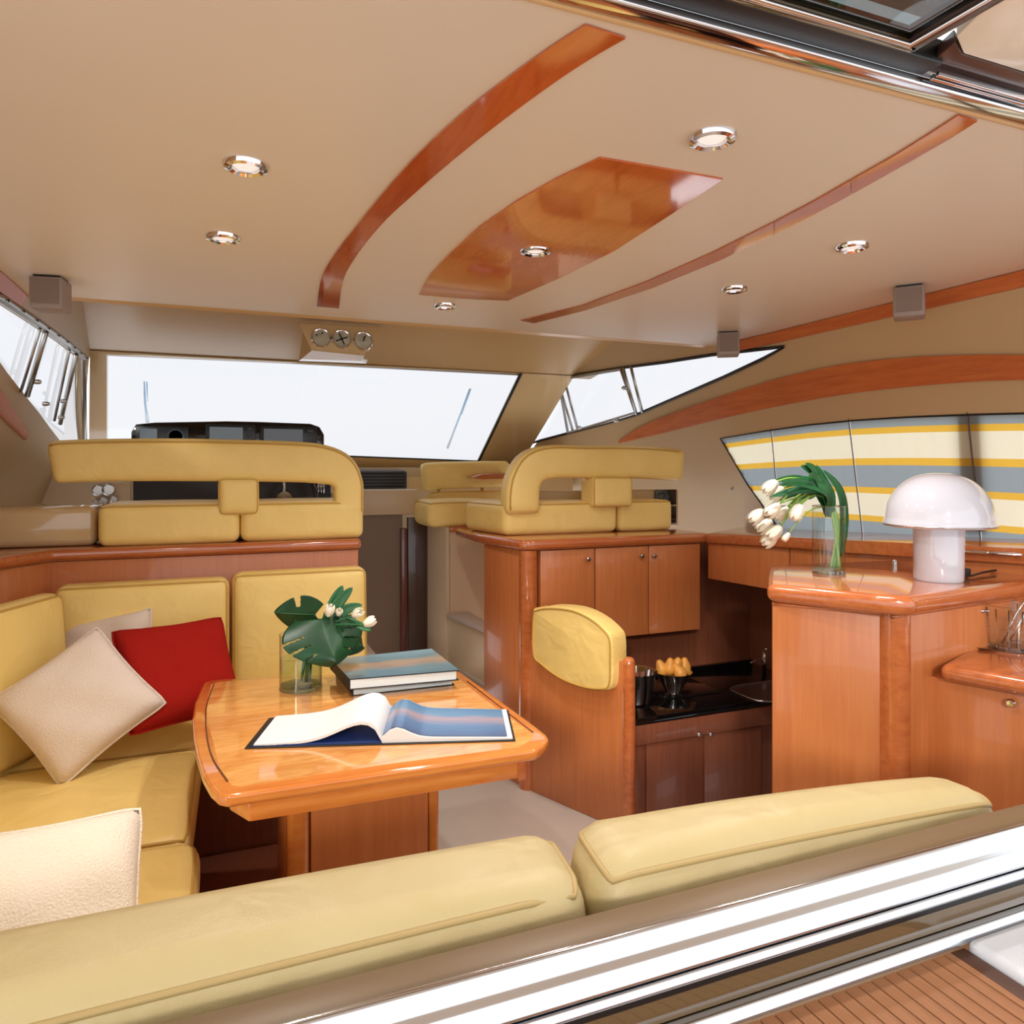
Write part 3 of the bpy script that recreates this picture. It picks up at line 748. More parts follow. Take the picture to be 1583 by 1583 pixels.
for k, (x, y) in enumerate([(496, 523), (528, 525), (561, 528)]):
    c = G(x, y, gy-.012)
    gd = lathe('gauge', [(.046, -.02), (.046, .006), (.042, .012), (.038, .010), (.037, .004)], c, 'chrome', gp, 28, gn)
    lathe('dial', [(0, .0055), (.038, .0055)], c, 'gauge', gd, 24, gn)
    u = Vector((1, 0, 0)); v = gn.cross(u).normalized()
    for a in ([.9, 2.2] if k == 0 else [0, PI/2, PI, 3*PI/2] if k == 1 else [.8]):
        d = u*math.cos(a+.4)+v*math.sin(a+.4)
        tube('needle', [c+gn*.008+d*(.02 if k == 0 else 0), c+gn*.008+d*.028], .003, 'black', gd, 6)
#==HELM==
# ================================================================== port sill and helm
SZ = 1.13                                        # sill height
sill_in = [onZ(-60, 878, SZ), onZ(0, 861, SZ), onZ(81, 850, SZ), onZ(559, 833, SZ)]
sy = sill_in[3].y
port_sill = thing('helm_bulkhead', (0, 3.4, 0), 'cherry bulkhead with rounded top rail behind the yellow dinette', 'bulkhead')
y1 = 3.80; left = [Vector((XP(p.y, SZ)+.0, p.y, SZ)) for p in sill_in[:1]]
poly = [p.copy() for p in sill_in]+[Vector((sill_in[3].x, y1, SZ)), Vector((-1.05, y1, SZ)), Vector((-1.05, sill_in[0].y, SZ))]
top = ext('top_rail', [p+Vector((0, 0, -.048)) for p in poly], (0, 0, .048), 'cherryh', port_sill, .018, 4)
ins = .022
body = [p+Vector((0 if i > 2 else ins*.5*0, ins if i in (2, 3) else ins, 0)) for i, p in enumerate(poly[:4])]
body[0].x -= ins; body[1].x -= ins; body[2].x -= ins*.3; body[3].x -= .012
bp_ = [Vector((p.x, p.y, 0)) for p in body]
for i in range(3):
    a, b = bp_[i], bp_[i+1]
    n = (b-a).cross(Vector((0, 0, 1))).normalized()
    a = a-(b-a).normalized()*.012; ext('panel', [a, b, b-n*.03, a-n*.03], (0, 0, SZ-.05), 'cherry', port_sill, .003)
ext('end_panel', [bp_[3]+Vector((-.03, 0.0, 0)), bp_[3], Vector((bp_[3].x, y1, 0)), Vector((bp_[3].x-.03, y1, 0))], (0, 0, SZ-.05), 'cherry', port_sill)
hb_y = sy+.07
def soft_px(name, pts8, r, mat, parent=None, **k):
    f = tri8(pts8)
    c = [Vector(p) for p in pts8]
    half = ((c[1]-c[0]).length/2, (c[3]-c[0]).length/2, (c[4]-c[0]).length/2)
    return soft(name, half, r, mat, parent, warp=f, **k)
def cush8(pl, pr, yb, zb, zt, dy, y=None):
    """front face between pixel columns pl, pr on the plane Y=yb; depth dy"""
    xl, xr = onY(pl, 725, yb).x, onY(pr, 725, yb).x
    return [(xl, yb, zb), (xr, yb, zb), (xr, yb+dy, zb), (xl, yb+dy, zb), (xl, yb, zt), (xr, yb, zt), (xr, yb+dy, zt), (xl, yb+dy, zt)]
# helm bench cushions
for pl, pr, lab in ((150, 371, 'port seat cushion of the helm bench, under the wide loop backrest'), (372, 563, 'starboard seat cushion of the helm bench, beside the passage')):
    c = cush8(pl, pr, hb_y-.04, SZ+.001, SZ+.172, .42)
    o = soft_px('seat_cushion', c, .035, 'leather', n=8, puff=(0, 0, .008), pipes=((2, 1),), pipe_r=.004, origin=((c[0][0]+c[1][0])/2, hb_y+.1, SZ)); tag(o, lab, 'cushion', 'helm bench cushions')
# helm bench backrest
by = hb_y+.02
bpx = [(78, 716), (110, 713), (200, 711), (300, 711), (420, 713), (485, 716), (520, 725), (536, 745), (538, 770), (538, 800)]
bw = [33, 33, 33, 33, 32, 31, 28, 23, 22, 22]
pp = [onY(x, y, by) for x, y in bpx]; ww = [w*(p.y*ct+p.x*st)/FPX for w, p in zip(bw, pp)]
def interp(l, k):
    out = []
    for i in range(len(l)-1):
        for s in range(k): out.append(l[i]+(l[i+1]-l[i])*s/k)
    return out+[l[-1]]
hb = thing('helm_backrest', (0, by, SZ+.17), 'wide yellow leather loop backrest of the port helm bench', 'backrest')
sweep('backrest_loop', catmull(pp, 5), interp(ww, 5), .055, (0, 1, 0), 'leather', hb, pw=4.5, n=28)
# piping lines on the loop
edge = [(84, 684), (110, 681), (300, 679), (480, 684), (530, 694), (553, 715), (558, 760), (558, 800)]
c = cush8(337, 401, by-.075, 0, 0, .15); zt, zb = onY(370, 738, by-.075).z, onY(370, 797, by-.075).z
c = [(p[0], p[1], zb if i < 4 else zt) for i, p in enumerate(c)]
soft_px('headrest_block', c, .03, 'leather', hb, n=8, puff=(0, .008, 0), pipes=((1, -1),), pipe_r=.003)
# beige port box at the left of the bench
pb = ext('port_helm_moulding', [(-.93, sy+.10, SZ+.001), (onY(150, 800, sy+.1).x-.005, sy+.10, SZ+.001), (onY(190, 800, sy+.4).x-.06, sy+.42, SZ+.001), (-.93, sy+.42, SZ+.001)], (0, 0, .165), 'gel', None, .03, 4, origin=(-.8, sy+.2, SZ)); tag(pb, 'glossy beige moulding at the port end of the helm bench', 'moulding')
# helm dash, pod, wheel
dy_ = 4.35
dash = thing('helm_dash', (.1, dy_, .56), 'dark helm dash seen through the gap under the loop backrest', 'dashboard')
x0 = onY(205, 760, dy_).x; x1 = onY(512, 760, dy_).x
box('console', (x0, dy_, .56), (x1, dy_+.25, 1.50), 'dash', dash, .02)
box('console_top', (x0-.02, dy_-.02, 1.50), (x1+.02, dy_+.26, 1.52), 'beige', dash, .005)
wc = onY(440, 771, dy_-.16)
whl = thing('steering_wheel', wc, 'steering wheel glimpsed through the gap in the helm backrest', 'steering wheel')
ring = [wc+Vector((.17*math.cos(a), .05*math.sin(a), .17*math.sin(a))) for a in [2*PI*i/40 for i in range(40)]]
tube('rim', ring, .012, 'blackgloss', whl, 8, True)
lathe('hub', [(0, 0), (.04, .005), (.045, .03), (.02, .10)], wc, 'satin', whl, 20, (0, 1, .2))
for a in (PI/2, PI/2+2.09, PI/2-2.09): tube('spoke', [wc, wc+Vector((.17*math.cos(a), .05*math.sin(a), .17*math.sin(a)))], .008, 'satin', whl, 8)
for k in range(3):
    c = onY(500-k*4, 762, dy_-.03); tube('throttle_lever', [c, c+Vector((0, -.02, .09))], .007, 'chrome', dash, 8)
ic = thing('instrument_cluster', onY(160, 765, 4.1), 'small steel rimmed instruments at the port end of the helm', 'instruments')
box('panel', tuple(onY(140, 790, 4.15)), tuple(onY(203, 745, 4.18)), 'beige', ic, .004)
for x, y, r_ in ((152, 758, .028), (168, 757, .030), (160, 775, .022), (176, 772, .018), (148, 776, .014)):
    c = onY(x, y, 4.14); d_ = lathe('dial', [(0, 0), (r_*.8, 0), (r_*.85, .012), (r_, .010), (r_, -.004)], c, 'satin', ic, 20, (0, -1, 0))
pod = thing('instrument_pod', (.05, 4.45, 1.52), 'dark instrument pod with three display units standing in front of the windscreen', 'instrument pod')
py_ = 4.45
pod_out = [(203, 690), (203, 668), (210, 656), (240, 653), (300, 652), (350, 651), (400, 652), (480, 655), (494, 660), (501, 672), (501, 690)]
P_ = [onY(x, y, py_) for x, y in pod_out]; P_[0].z = P_[-1].z = 1.52
ext('hood', P_, (0, .12, 0), 'blackgloss', pod, .004)
for x0_, x1_, y0_, y1_, sc in ((210, 292, 659, 690, 'screen'), (318, 395, 656, 690, 'screend'), (402, 490, 659, 690, 'screend')):
    a = onY(x0_, y0_, py_-.004); b = onY(x1_, y1_, py_-.004)
    d_ = box('display', (a.x, py_-.02, b.z), (b.x, py_-.001, a.z), 'bezel', pod, .004)
    w_ = b.x-a.x; h_ = a.z-b.z
    if sc == 'screen':
        box('screen', (a.x+.02, py_-.022, b.z+.01), (a.x+w_*.40, py_-.0201, a.z-.012), 'screen', d_)
        lathe('radar_dial', [(0, 0), (.035, 0), (.040, .004), (.042, 0)], (a.x+w_*.75, py_-.0205, a.z-h_*.5), 'screen', d_, 24, (0, -1, 0))
    else:
        box('screen', (a.x+.02, py_-.022, b.z+.01), (a.x+w_*.74, py_-.0201, a.z-.014), 'screen' if x0_ == 318 else 'screend', d_)
        for kz in range(3): box('key', (a.x+w_*.82, py_-.024, a.z-.03-.035*kz), (a.x+w_*.93, py_-.0201, a.z-.014-.035*kz), 'slot', d_, .002)
# dash to the right of the helm, vents
d2 = thing('dash_ledge', (1.0, 4.35, 1.15), 'beige dash ledge with a grey slatted air vent beside the passage', 'dashboard')
a, b = onY(556, 758, 4.2), onY(646, 795, 4.2)
box('fascia', (a.x, 4.2, b.z), (b.x, 4.60, a.z), 'beige', d2, .006)
a, b = onY(556, 727, 4.5), onY(630, 757, 4.5)
vb = box('vent_housing', (a.x, 4.5, b.z-.02), (b.x, 4.72, a.z), 'dash', d2, .02, 3)
for k in range(6):
    z = b.z+(a.z-b.z)*(k+.4)/6.2
    box('vent_slat', (a.x+.01, 4.488, z), (b.x-.015, 4.5, z+.009), 'slot', vb, .002)
box('ledge_top', (.5, 4.6, 1.30), (2.3, 5.6, 1.40), 'gel', d2)
struct(box('wall_helm', (-1.1, 4.62, .55), (2.2, 4.68, 1.46), 'beige'), 'beige panel under the windscreen')
# passage door
a, b = onY(566, 795, 4.25), onY(617, 795, 4.25)
dr = struct(thing('door_1', (a.x, 4.25, 0)), 'taupe door at the end of the passage between the helm seats')
box('door_leaf', (a.x-.15, 4.25, 0), (b.x+.02, 4.28, b.z), 'door', dr)
c = onY(644, 795, 4.25)
jb = box('jamb', (b.x+.004, 4.21, 0), (onY(628, 800, 4.25).x, 4.27, b.z-.08), 'darkwood', dr, .008)
box('jamb', (onY(629, 800, 4.25).x, 4.22, 0), (c.x+.06, 4.26, b.z-.02), 'brownpl', dr, .003)
#==STARBOARD==
# ================================================================== companion seat
A = Vector((onY(690, 815, 3.9).x, 3.9, 0)); B = Vector((onY(646, 812, 4.4).x, 4.4, 0)); tz = 1.125
cs = thing('seat_pedestal', (1.3, 4.1, .55), 'beige seat base with a wood edge beside the steps', 'seat base')
ext('port_side', [A, B, B+Vector((.02, 0, 0)), A+Vector((.02, 0, 0))], (0, 0, tz), 'beige', cs, .004)
ext('aft_side', [A+Vector((.021, 0, .55)), A+Vector((.55, 0, .55)), A+Vector((.55, .02, .55)), A+Vector((.021, .02, .55))], (0, 0, tz-.55-.03), 'beige', cs)
ext('wood_edge', [A+Vector((.021, -.008, tz-.03)), A+Vector((.55, -.008, tz-.03)), A+Vector((.55, .45, tz-.03)), A+Vector((.021, .45, tz-.03))], (0, 0, .03), 'cherryh', cs, .006)
c = cush8(662, 770, 3.9, tz+.001, tz+.145, .34)
o = soft_px('seat_cushion', c, .04, 'leather', n=8, puff=(0, 0, .01), pipes=((2, 1),), pipe_r=.004, origin=((c[0][0]+c[1][0])/2, 4.1, tz)); tag(o, 'small yellow seat cushion of the companion seat beyond the steps', 'cushion')
by2 = 4.38
bk = thing('companion_backrest', onY(715, 780, by2), 'small yellow backrest of the companion seat beside the dash vent', 'backrest')  # backrest alone; cushion and pedestal are separate objects
pp = [onY(x, y, by2) for x, y in [(652, 738), (670, 736), (720, 734), (790, 733)]]
sweep('backrest_bar', catmull(pp, 5), .085, .05, (0, 1, 0), 'leather', bk, pw=4)
pp = [onY(x, y, by2+.01) for x, y in [(660, 772), (720, 770), (790, 769)]]
sweep('lower_bar', catmull(pp, 4), .045, .04, (0, 1, 0), 'leather', bk, pw=4)
for x in (678, 745): sweep('strap', [onY(x, 750, by2+.03), onY(x, 775, by2+.03)], .02, .015, (0, 1, 0), 'leather', bk)
pl = [onZ(x, y, 1.40) for x, y in [(729, 736), (745, 732), (800, 731), (800, 741), (760, 740)]]
o = ext('helm_side_table', [onY(x, y, 4.2) for x, y in [(730, 738), (745, 733), (790, 731), (790, 740), (745, 741)]], (0, .3, 0), 'cherryh', None, .004, origin=tuple(onY(760, 738, 4.2))); tag(o, 'small cherry table leaf projecting beside the companion seat', 'table leaf')
# ================================================================== step block
S0 = Vector((1.275, 3.2, 0)); S1 = Vector((A.x+.01, 3.9, 0)); th = .645
stp = thing('step_block', (1.3, 3.5, 0), 'beige block of steps beside the galley cabinet', 'steps')
ext('upper_step', [S0, Vector((1.345, 3.2, 0)), Vector((1.30, 3.56, 0)), Vector((1.30, 3.895, 0)), S1], (0, 0, th-.02), 'beige', stp, .003)
ext('tread', [S0+Vector((-.012, -.01, th-.02)), Vector((1.345, 3.19, th-.02)), Vector((1.30, 3.56, th-.02)), Vector((1.30, 3.895, th-.02)), S1+Vector((-.012, 0, th-.02))], (0, 0, .022), 'floor', stp, .004)
l0 = onZ(797, 1090, .35); l1 = onZ(708, 1036, .35)
ext('lower_step', [l0, l0+Vector((.09, .03, 0)), l1+Vector((.08, 0, 0)), l1], (0, 0, -.34), 'beige', stp, .004)
ext('lower_tread', [l0+Vector((-.012, -.015, .0)), l0+Vector((.03, .0, 0)), l1+Vector((.04, 0, 0)), l1+Vector((-.012, 0, 0))], (0, 0, .02), 'floor', stp, .004)
# ================================================================== galley cabinet with bench above
C1 = onZ(832, 834, SZ); C0 = onZ(748, 826, SZ); C2 = onY(1086, 829, C1.y)     # front corner, port corner, starboard corner
cy = C1.y
gc = thing('galley_cabinet', (1.8, 3.2, .6), 'cherry wall cabinet with three doors under the starboard bench', 'cabinet')
CZ = onY(1000, 981, cy).z
P0 = Vector((C0.x, C0.y, 0)); P1 = Vector((C1.x-.06, cy+.03, 0)); P1b = Vector((C1.x-.01, cy, 0)); P2 = Vector((C2.x, cy, 0))
topp = [Vector((p.x, p.y, SZ-.048)) for p in (C0+Vector((-.02, 0, 0)), C1+Vector((-.085, 0, 0)), C1+Vector((-.04, -.02, 0)), Vector((C2.x+.03, cy-.02, 0)), Vector((C2.x+.03, cy+.75, 0)), Vector((C0.x-.02, cy+.75, 0)))]
ext('counter_top', topp, (0, 0, .048), 'cherryh', gc, .018, 4)
# port side panel to the floor with rounded corner post
ext('side_panel', [P0, P1, P1+Vector((.03, .01, 0)), P0+Vector((.03, 0, 0))], (0, 0, SZ-.049), 'cherry', gc, .003)
pr = lathe('corner_post', [(.042, 0), (.042, SZ-.049)], (C1.x-.036, cy+.032, 0), 'cherryh', gc, 28, sharp=60)
# carcass and doors
xd = [onY(x, 800, cy).x for x in (835, 920, 1003, 1083)]
box('carcass', (xd[0], cy+.022, CZ), (xd[3], cy+.155, SZ-.05), 'cherry', gc)
for i, kx in enumerate((908, 991, 1010)):
    dn = box('door', (xd[i]+.0025, cy+.001, CZ+.001), (xd[i+1]-.0025, cy+.021, SZ-.052), 'cherry', gc, .002)
    knob(dn, onY(kx, 864 if i == 0 else 859, cy), (0, -1, 0))
# bench cushions on top
by3 = cy+.20
c = cush8(781, 956, by3, SZ+.001, SZ+.155, .42)
c[3] = (c[3][0]-.07, c[3][1], c[3][2]); c[7] = (c[7][0]-.07, c[7][1], c[7][2])
o = soft_px('seat_cushion', c, .035, 'leather', n=8, puff=(0, 0, .008), pipes=((2, 1),), pipe_r=.004, origin=((c[0][0]+c[1][0])/2, by3+.1, SZ)); tag(o, 'long yellow seat cushion on the galley cabinet, port one of two', 'cushion', 'starboard bench cushions')
c = cush8(958, 1041, by3, SZ+.001, SZ+.158, .36)
o = soft_px('seat_cushion', c, .03, 'leather', n=8, puff=(0, 0, .004), pipes=((2, 1),), pipe_r=.004, origin=((c[0][0]+c[1][0])/2, by3+.1, SZ)); tag(o, 'short yellow seat cushion at the starboard end of the galley cabinet top', 'cushion', 'starboard bench cushions')
o = soft_px('seat_cushion', cush8(752, 800, by3+.46, SZ+.001, SZ+.15, .25), .035, 'leather', n=8, pipes=((2, 1),), pipe_r=.004, origin=(1.3, by3+.5, SZ)); tag(o, 'yellow cushion corner behind the loop backrest at the port end of the galley cabinet', 'cushion', 'starboard bench cushions')
bby = by3+.03
sb = thing('starboard_backrest', (1.8, bby, SZ+.15), 'yellow leather loop backrest with one curved leg on the galley cabinet', 'backrest')  # backrest alone; the bench cushions are separate objects
bpx = [(804, 797), (804, 765), (808, 742), (822, 722), (850, 714), (900, 714), (960, 714), (1010, 716), (1052, 720)]
bw = [28, 28, 27, 27, 26, 25, 25, 25, 24]
pp = [onY(x, y, bby) for x, y in bpx]; ww = [w*(p.y*ct+p.x*st)/FPX for w, p in zip(bw, pp)]
sweep('backrest_loop', catmull(pp, 5), interp(ww, 5), .06, (0, 1, 0), 'leather', sb, pw=4.5, n=28)
c = cush8(918, 979, bby-.08, onY(950, 784, bby-.08).z, onY(950, 737, bby-.08).z, .15)
soft_px('headrest_block', c, .022, 'leather', sb, n=8, puff=(0, .006, 0), pipes=((1, -1),), pipe_r=.003)
# beige wall piece and socket panel behind the bench
a, b = onY(1012, 757, cy+.42), onY(1046, 812, cy+.42)
sp = thing('socket_panel', ((a.x+b.x)/2, cy+.42, b.z), 'black socket panel on the beige upstand behind the starboard bench', 'socket panel')
box('upstand', (1.5, cy+.43, SZ), (b.x+.02, cy+.47, a.z-.0), 'side', sp, .01)
ma, mb = onY(1012, 757, cy+.42), onY(1046, 781, cy+.42)
for y0_, y1_ in ((757, 780), (783, 809)):
    u0, u1 = onY(1013, y0_, cy+.42), onY(1045, y1_, cy+.42)
    q = box('socket_plate', (u0.x, cy+.415, u1.z), (u1.x, cy+.429, u0.z), 'blackgloss', sp, .003)
    cc = (u0+u1)/2; lathe('socket', [(.016, 0), (.016, .004), (.011, .004), (.010, .001), (0, .001)], (cc.x, cy+.414, cc.z), 'slot', q, 18, (0, -1, 0))
# ================================================================== starboard shelf and fascia
ZA = 1.19
If = Vector((C2.x, cy-.021, SZ-.0005)); Ia = onZ(1583, 848, ZA); Ib = Ia+(Ia-If)*.45
def bw_(y, z): return Vector((XS(y, z)-.003, y, z))
Bf = bw_(cy+.25, SZ); Ba = bw_(Ia.y, 1.205); Bb = bw_(Ib.y, 1.22)
shelf = thing('side_shelf', (2.4, 2.4, 1.1), 'long cherry shelf with rounded edge running under the striped curtain', 'shelf')
bm = bmesh.new()
def wedge(name, top_, th_, mat, bev):
    bm = bmesh.new(); n = len(top_)
    vt = [bm.verts.new(p) for p in top_]; vb_ = [bm.verts.new(p-Vector((0, 0, th_))) for p in top_]
    bm.faces.new(vt); bm.faces.new(vb_[::-1])
    for i in range(n): bm.faces.new([vt[i], vb_[i], vb_[(i+1) % n], vt[(i+1) % n]])
    if bev: bmesh.ops.bevel(bm, geom=bm.edges[:], offset=bev, segments=3, profile=.5, affect='EDGES')
    return objbm(name, bm, mat, shelf, angle=40)
mid = If.lerp(Ia, .5); Bm = bw_(mid.y, 1.165)
wedge('shelf_top', [If, mid, Ia, Ib, Bb, Ba, Bm, Bf], .05, 'cherryh', .014)
d = (Ia-If); nrm = Vector((0, 0, 1)).cross(d).normalized()*-1
if nrm.x < 0: nrm = -nrm
for i, (t0, t1) in enumerate(((0, .34), (.345, 1.4))):
    a = If+d*t0+nrm*.02; b = If+d*t1+nrm*.02
    dp = .225
    q = [a-Vector((0, 0, .05)), b-Vector((0, 0, .05)), Vector((b.x, b.y, SZ-dp)), Vector((a.x, a.y, SZ-dp))]
    ext('fascia_panel', q, tuple(nrm*.02), 'cherry', shelf, .002)
g_ = [If+d*1.0+nrm*-.012+Vector((0, 0, -.02)), If+d*.84+nrm*-.012+Vector((0, 0, -.02))]
tube('steel_rail', g_, .006, 'chrome', shelf, 8)
# ================================================================== galley
struct(box('wall_galley', (1.5, cy+.16, -.45), (2.72, cy+.20, SZ-.06), 'cherryd'), 'cherry wall behind the galley counter, its wood darkened as unlit')
struct(box('wall_galley', (2.66, 1.3, -.45), (2.70, cy+.16, SZ-.12), 'cherryd'), 'cherry wall on the outboard side of the galley, its wood darkened as unlit')
GY = 2.62; GZ = .41
gco = thing('galley_counter', (1.9, 2.9, -.45), 'low galley unit with black stone top and wood doors', 'kitchen counter')
box('worktop', (1.53, GY, GZ-.03), (2.655, cy+.155, GZ), 'granite', gco, .004)
box('upstand', (1.53, cy+.135, GZ), (2.655, cy+.155, GZ+.012), 'granite', gco)
fx = [onY(x, 1150, GY).x for x in (960, 1001, 1091, 1180)]
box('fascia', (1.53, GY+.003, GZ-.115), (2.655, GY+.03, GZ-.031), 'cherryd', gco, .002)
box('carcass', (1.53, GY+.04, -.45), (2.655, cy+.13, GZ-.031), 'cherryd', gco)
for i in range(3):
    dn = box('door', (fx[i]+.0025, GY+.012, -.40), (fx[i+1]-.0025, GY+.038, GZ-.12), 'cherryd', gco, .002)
    if i: knob(dn, onY(1078 if i == 1 else 1096, 1134, GY+.012), (0, -1, 0), .010)
hob = onZ(1100, 1050, GZ); 
ho = box('hob', (1.86, 2.78, GZ+.0005), (2.16, 3.02, GZ+.006), 'blackgloss', None, .002, origin=(2, 2.9, GZ)); tag(ho, 'flush black glass hob set in the galley worktop', 'hob')
# pot, bowl of pears, sink, tap
pc = onZ(1003, 1098, GZ)+Vector((.0, .10, 0)); pr_ = .088
pot = thing('saucepan', (pc.x, pc.y, GZ), 'shiny steel pot on the black galley top, partly hidden by the wood partition', 'pot')
lathe('pan_body', [(0, 0), (pr_*.55, 0), (pr_*.68, .01), (pr_, .14), (pr_*1.04, .145), (pr_*.97, .143), (pr_*.65, .014), (0, .012)], (pc.x, pc.y, GZ), 'chrome', pot, 40)
bc = onZ(1035, 1088, GZ)+Vector((.10, .12, 0))
bowl = thing('fruit_bowl', (bc.x, bc.y, GZ), 'tapered steel bowl holding yellow pears on the black galley top', 'bowl')
lathe('bowl_body', [(0, 0), (.03, 0), (.034, .01), (.085, .10), (.089, .104), (.082, .10), (.03, .014), (0, .012)], (bc.x, bc.y, GZ), 'chrome', bowl, 40)
pg = None
pr_lab = ['port-most pear leaning in the steel bowl', 'tall pear second from the port side of the steel bowl', 'pear leaning to starboard at the middle of the steel bowl', 'low front pear in the steel bowl', 'pear apart at the starboard side of the steel bowl', 'pear half hidden behind the others in the steel bowl']
for k, (dx, dy2, dz, tx, ty) in enumerate([(-.062, 0, .122, -.1, -.35), (-.026, -.012, .128, .1, .05), (.014, -.006, .128, 0, -.35), (.0, -.05, .112, .5, .5), (.064, .0, .120, 0, .12), (.04, .04, .115, -.4, .3)]):
    if pg is None:
        pg = t = thing('pear', (0, 0, 0))
        lathe('fruit', [(0, -.034), (.014, -.033), (.026, -.022), (.030, -.006), (.026, .010), (.018, .026), (.013, .036), (.007, .042), (0, .043)], (0, 0, 0), 'pear', t, 20)
        tube('stalk', [(0, 0, .040), (.002, 0, .052), (.006, 0, .062)], .0018, 'brownpl', t, 6)
    else: t = copy_tree(pg)
    t.location = (bc.x+dx, bc.y+dy2, GZ+dz); t.rotation_euler = (tx, ty, k); tag(t, pr_lab[k], 'pear', 'pears in the steel bowl')
sc = onZ(1165, 1073, GZ)
sk = thing('sink', (sc.x+.1, sc.y, GZ), 'steel rimmed sink in the black worktop at the edge of the bar unit', 'sink')
rim = [Vector((sc.x+.12+.19*math.copysign(abs(math.cos(a))**.5, math.cos(a)), sc.y+.13*math.copysign(abs(math.sin(a))**.5, math.sin(a)), GZ+.004)) for a in [2*PI*i/32 for i in range(32)]]
tube('rim', rim, .005, 'satin', sk, 6, True)
obj('basin', [Vector((p.x, p.y, GZ+.0015)) for p in rim], [list(range(32))], 'satin', sk)
tc = onZ(1182, 1040, GZ)
tp = thing('tap', (tc.x, tc.y, GZ), 'slim steel mixer tap with a long spout beside the bar unit', 'tap')
tube('tap_body', [(tc.x, tc.y, GZ), (tc.x, tc.y, GZ+.12)], .010, 'chrome', tp, 12)
tube('spout', [(tc.x, tc.y, GZ+.075), (tc.x-.05, tc.y-.02, GZ+.078), (tc.x-.13, tc.y-.05, GZ+.076)], [.007, .006, .004], 'chrome', tp, 10)
tube('handle', [(tc.x, tc.y, GZ+.12), (tc.x+.03, tc.y-.01, GZ+.122)], .006, 'chrome', tp, 8)
# ================================================================== low wood partition with its cushion
E1 = Vector((1.505, 2.51, 0)); E0 = Vector((C1.x-.055, cy+.02, 0)); PZ = onY(960, 1025, 2.53).z
par = thing('partition', (1.45, 2.8, 0), 'low cherry partition between saloon and galley with a rounded end post', 'partition')
dd = (E0-E1).normalized(); nn = Vector((-dd.y, dd.x, 0))
prof = [E1, E0, E0+Vector((0, 0, PZ)), E1+dd*.03+Vector((0, 0, PZ))]
wide = .045
ext('partition_panel', [E1+dd*.02, E0, E0-nn*wide, E1+dd*.02-nn*wide], (0, 0, PZ), 'cherry', par, .004)
capc = E1+dd*.018-nn*wide/2
Vt = []; hgt = PZ+.02
o = lathe('end_post', [(.026, 0), (.026, hgt-.03), (.023, hgt-.012), (.014, hgt-.002), (0, hgt)], (capc.x, capc.y, 0), 'cherryh', par, 24, sharp=60)
# cushion straddling it
pcx = [(822, 950), (828, 941), (850, 938), (885, 942), (915, 956), (937, 975), (945, 990), (946, 1025), (944, 1062), (930, 1068), (900, 1064), (865, 1050), (835, 1028), (822, 1010)]
pco = E1+nn*.045                                 # plane of the cushion's port face
def onPlane(px, py, q, n): r = ray(px, py); return O+r*((q-O).dot(n)/r.dot(n))
face = [onPlane(x, y, pco, nn) for x, y in pcx]
face = catmull(face, 4, True)
bmc = bm_poly([tuple(p) for p in face], tuple(-nn*.105), .014, 3)
cu = objbm('partition_cushion', bmc, 'leather', None, angle=60, origin=tuple(pco+Vector((0, 0, .7)))); tag(cu, 'pale yellow barrel shaped cushion straddling the end of the low wood partition', 'cushion')
cen = sum(face, Vector((0, 0, 0)))/len(face)
tube('piping', [p+(cen-p)*.045+nn*.0005 for p in face], .004, 'piping', cu, 6, True)
# ================================================================== bar unit
BZ = 1.10
Aq, Bq, Cq = onZ(1186, 903, BZ), onZ(1398, 924, BZ), onZ(1583, 898, BZ)
Cq = Bq+(Cq-Bq)*1.5
bar = thing('bar_unit', (1.9, 1.7, 0), 'cherry bar unit with a thick rounded top carrying vase and white lamp', 'cabinet')
tp_ = [Aq, Bq+(Aq-Bq).normalized()*.07, Bq+(Aq-Bq).normalized()*.03+Vector((.012, -.006, 0)), Bq+(Cq-Bq).normalized()*.03+Vector((.0, -.006, 0)), Bq+(Cq-Bq).normalized()*.07, Cq, Vector((2.60, Cq.y+.15, BZ)), Vector((2.56, 2.05, BZ)), Vector((1.85, 2.12, BZ))]
ext('bar_top', [p-Vector((0, 0, .055)) for p in tp_], (0, 0, .055), 'cherryh', bar, .022, 5)
def inset(p, q, k): return p+(q-p).normalized()*k
c_in = (Aq+Bq+Cq+Vector((1.85, 2.12, BZ)))/4
def low(p, k=.03): v = p+(Vector((2.1, 1.9, BZ))-p).normalized()*k; return Vector((v.x, v.y, 0))
a_, b_, c_ = low(Aq, .025), low(Bq, .075), low(Cq, .03)
def panel(nm, p, q, z0, z1, th_, mat, par_, bev=.002):
    n = (q-p).cross(Vector((0, 0, 1))).normalized()
    if n.dot(Vector((2.1, 1.9, 0))-p) > 0: n = -n
    return ext(nm, [p+Vector((0, 0, z0)), q+Vector((0, 0, z0)), q-n*th_+Vector((0, 0, z0)), p-n*th_+Vector((0, 0, z0))], (0, 0, z1-z0), mat, par_, bev), n
dAB = (a_-b_).normalized(); dBC = (c_-b_).normalized()
panel('front_panel', a_, b_+dAB*.035, -.45, BZ-.056, .02, 'cherry', bar)
panel('aft_panel', b_+dBC*.035, c_, 0, BZ-.056, .02, 'cherry', bar)
pc_ = b_+(dAB+dBC)*.026
lathe('corner_post', [(.042, -.0), (.042, BZ-.056)], pc_, 'cherryh', bar, 32, sharp=60)
panel('galley_panel', a_, Vector((1.87, 2.10, 0)), -.45, BZ-.056, .02, 'cherry', bar)
tube('bead', catmull([Vector((p.x, p.y, BZ-.062)) for p in (a_, b_+dAB*.04, b_+(dAB+dBC)*-.012+(dAB+dBC)*.004, b_+dBC*.04, c_)], 5), .006, 'cherryh', bar, 8)
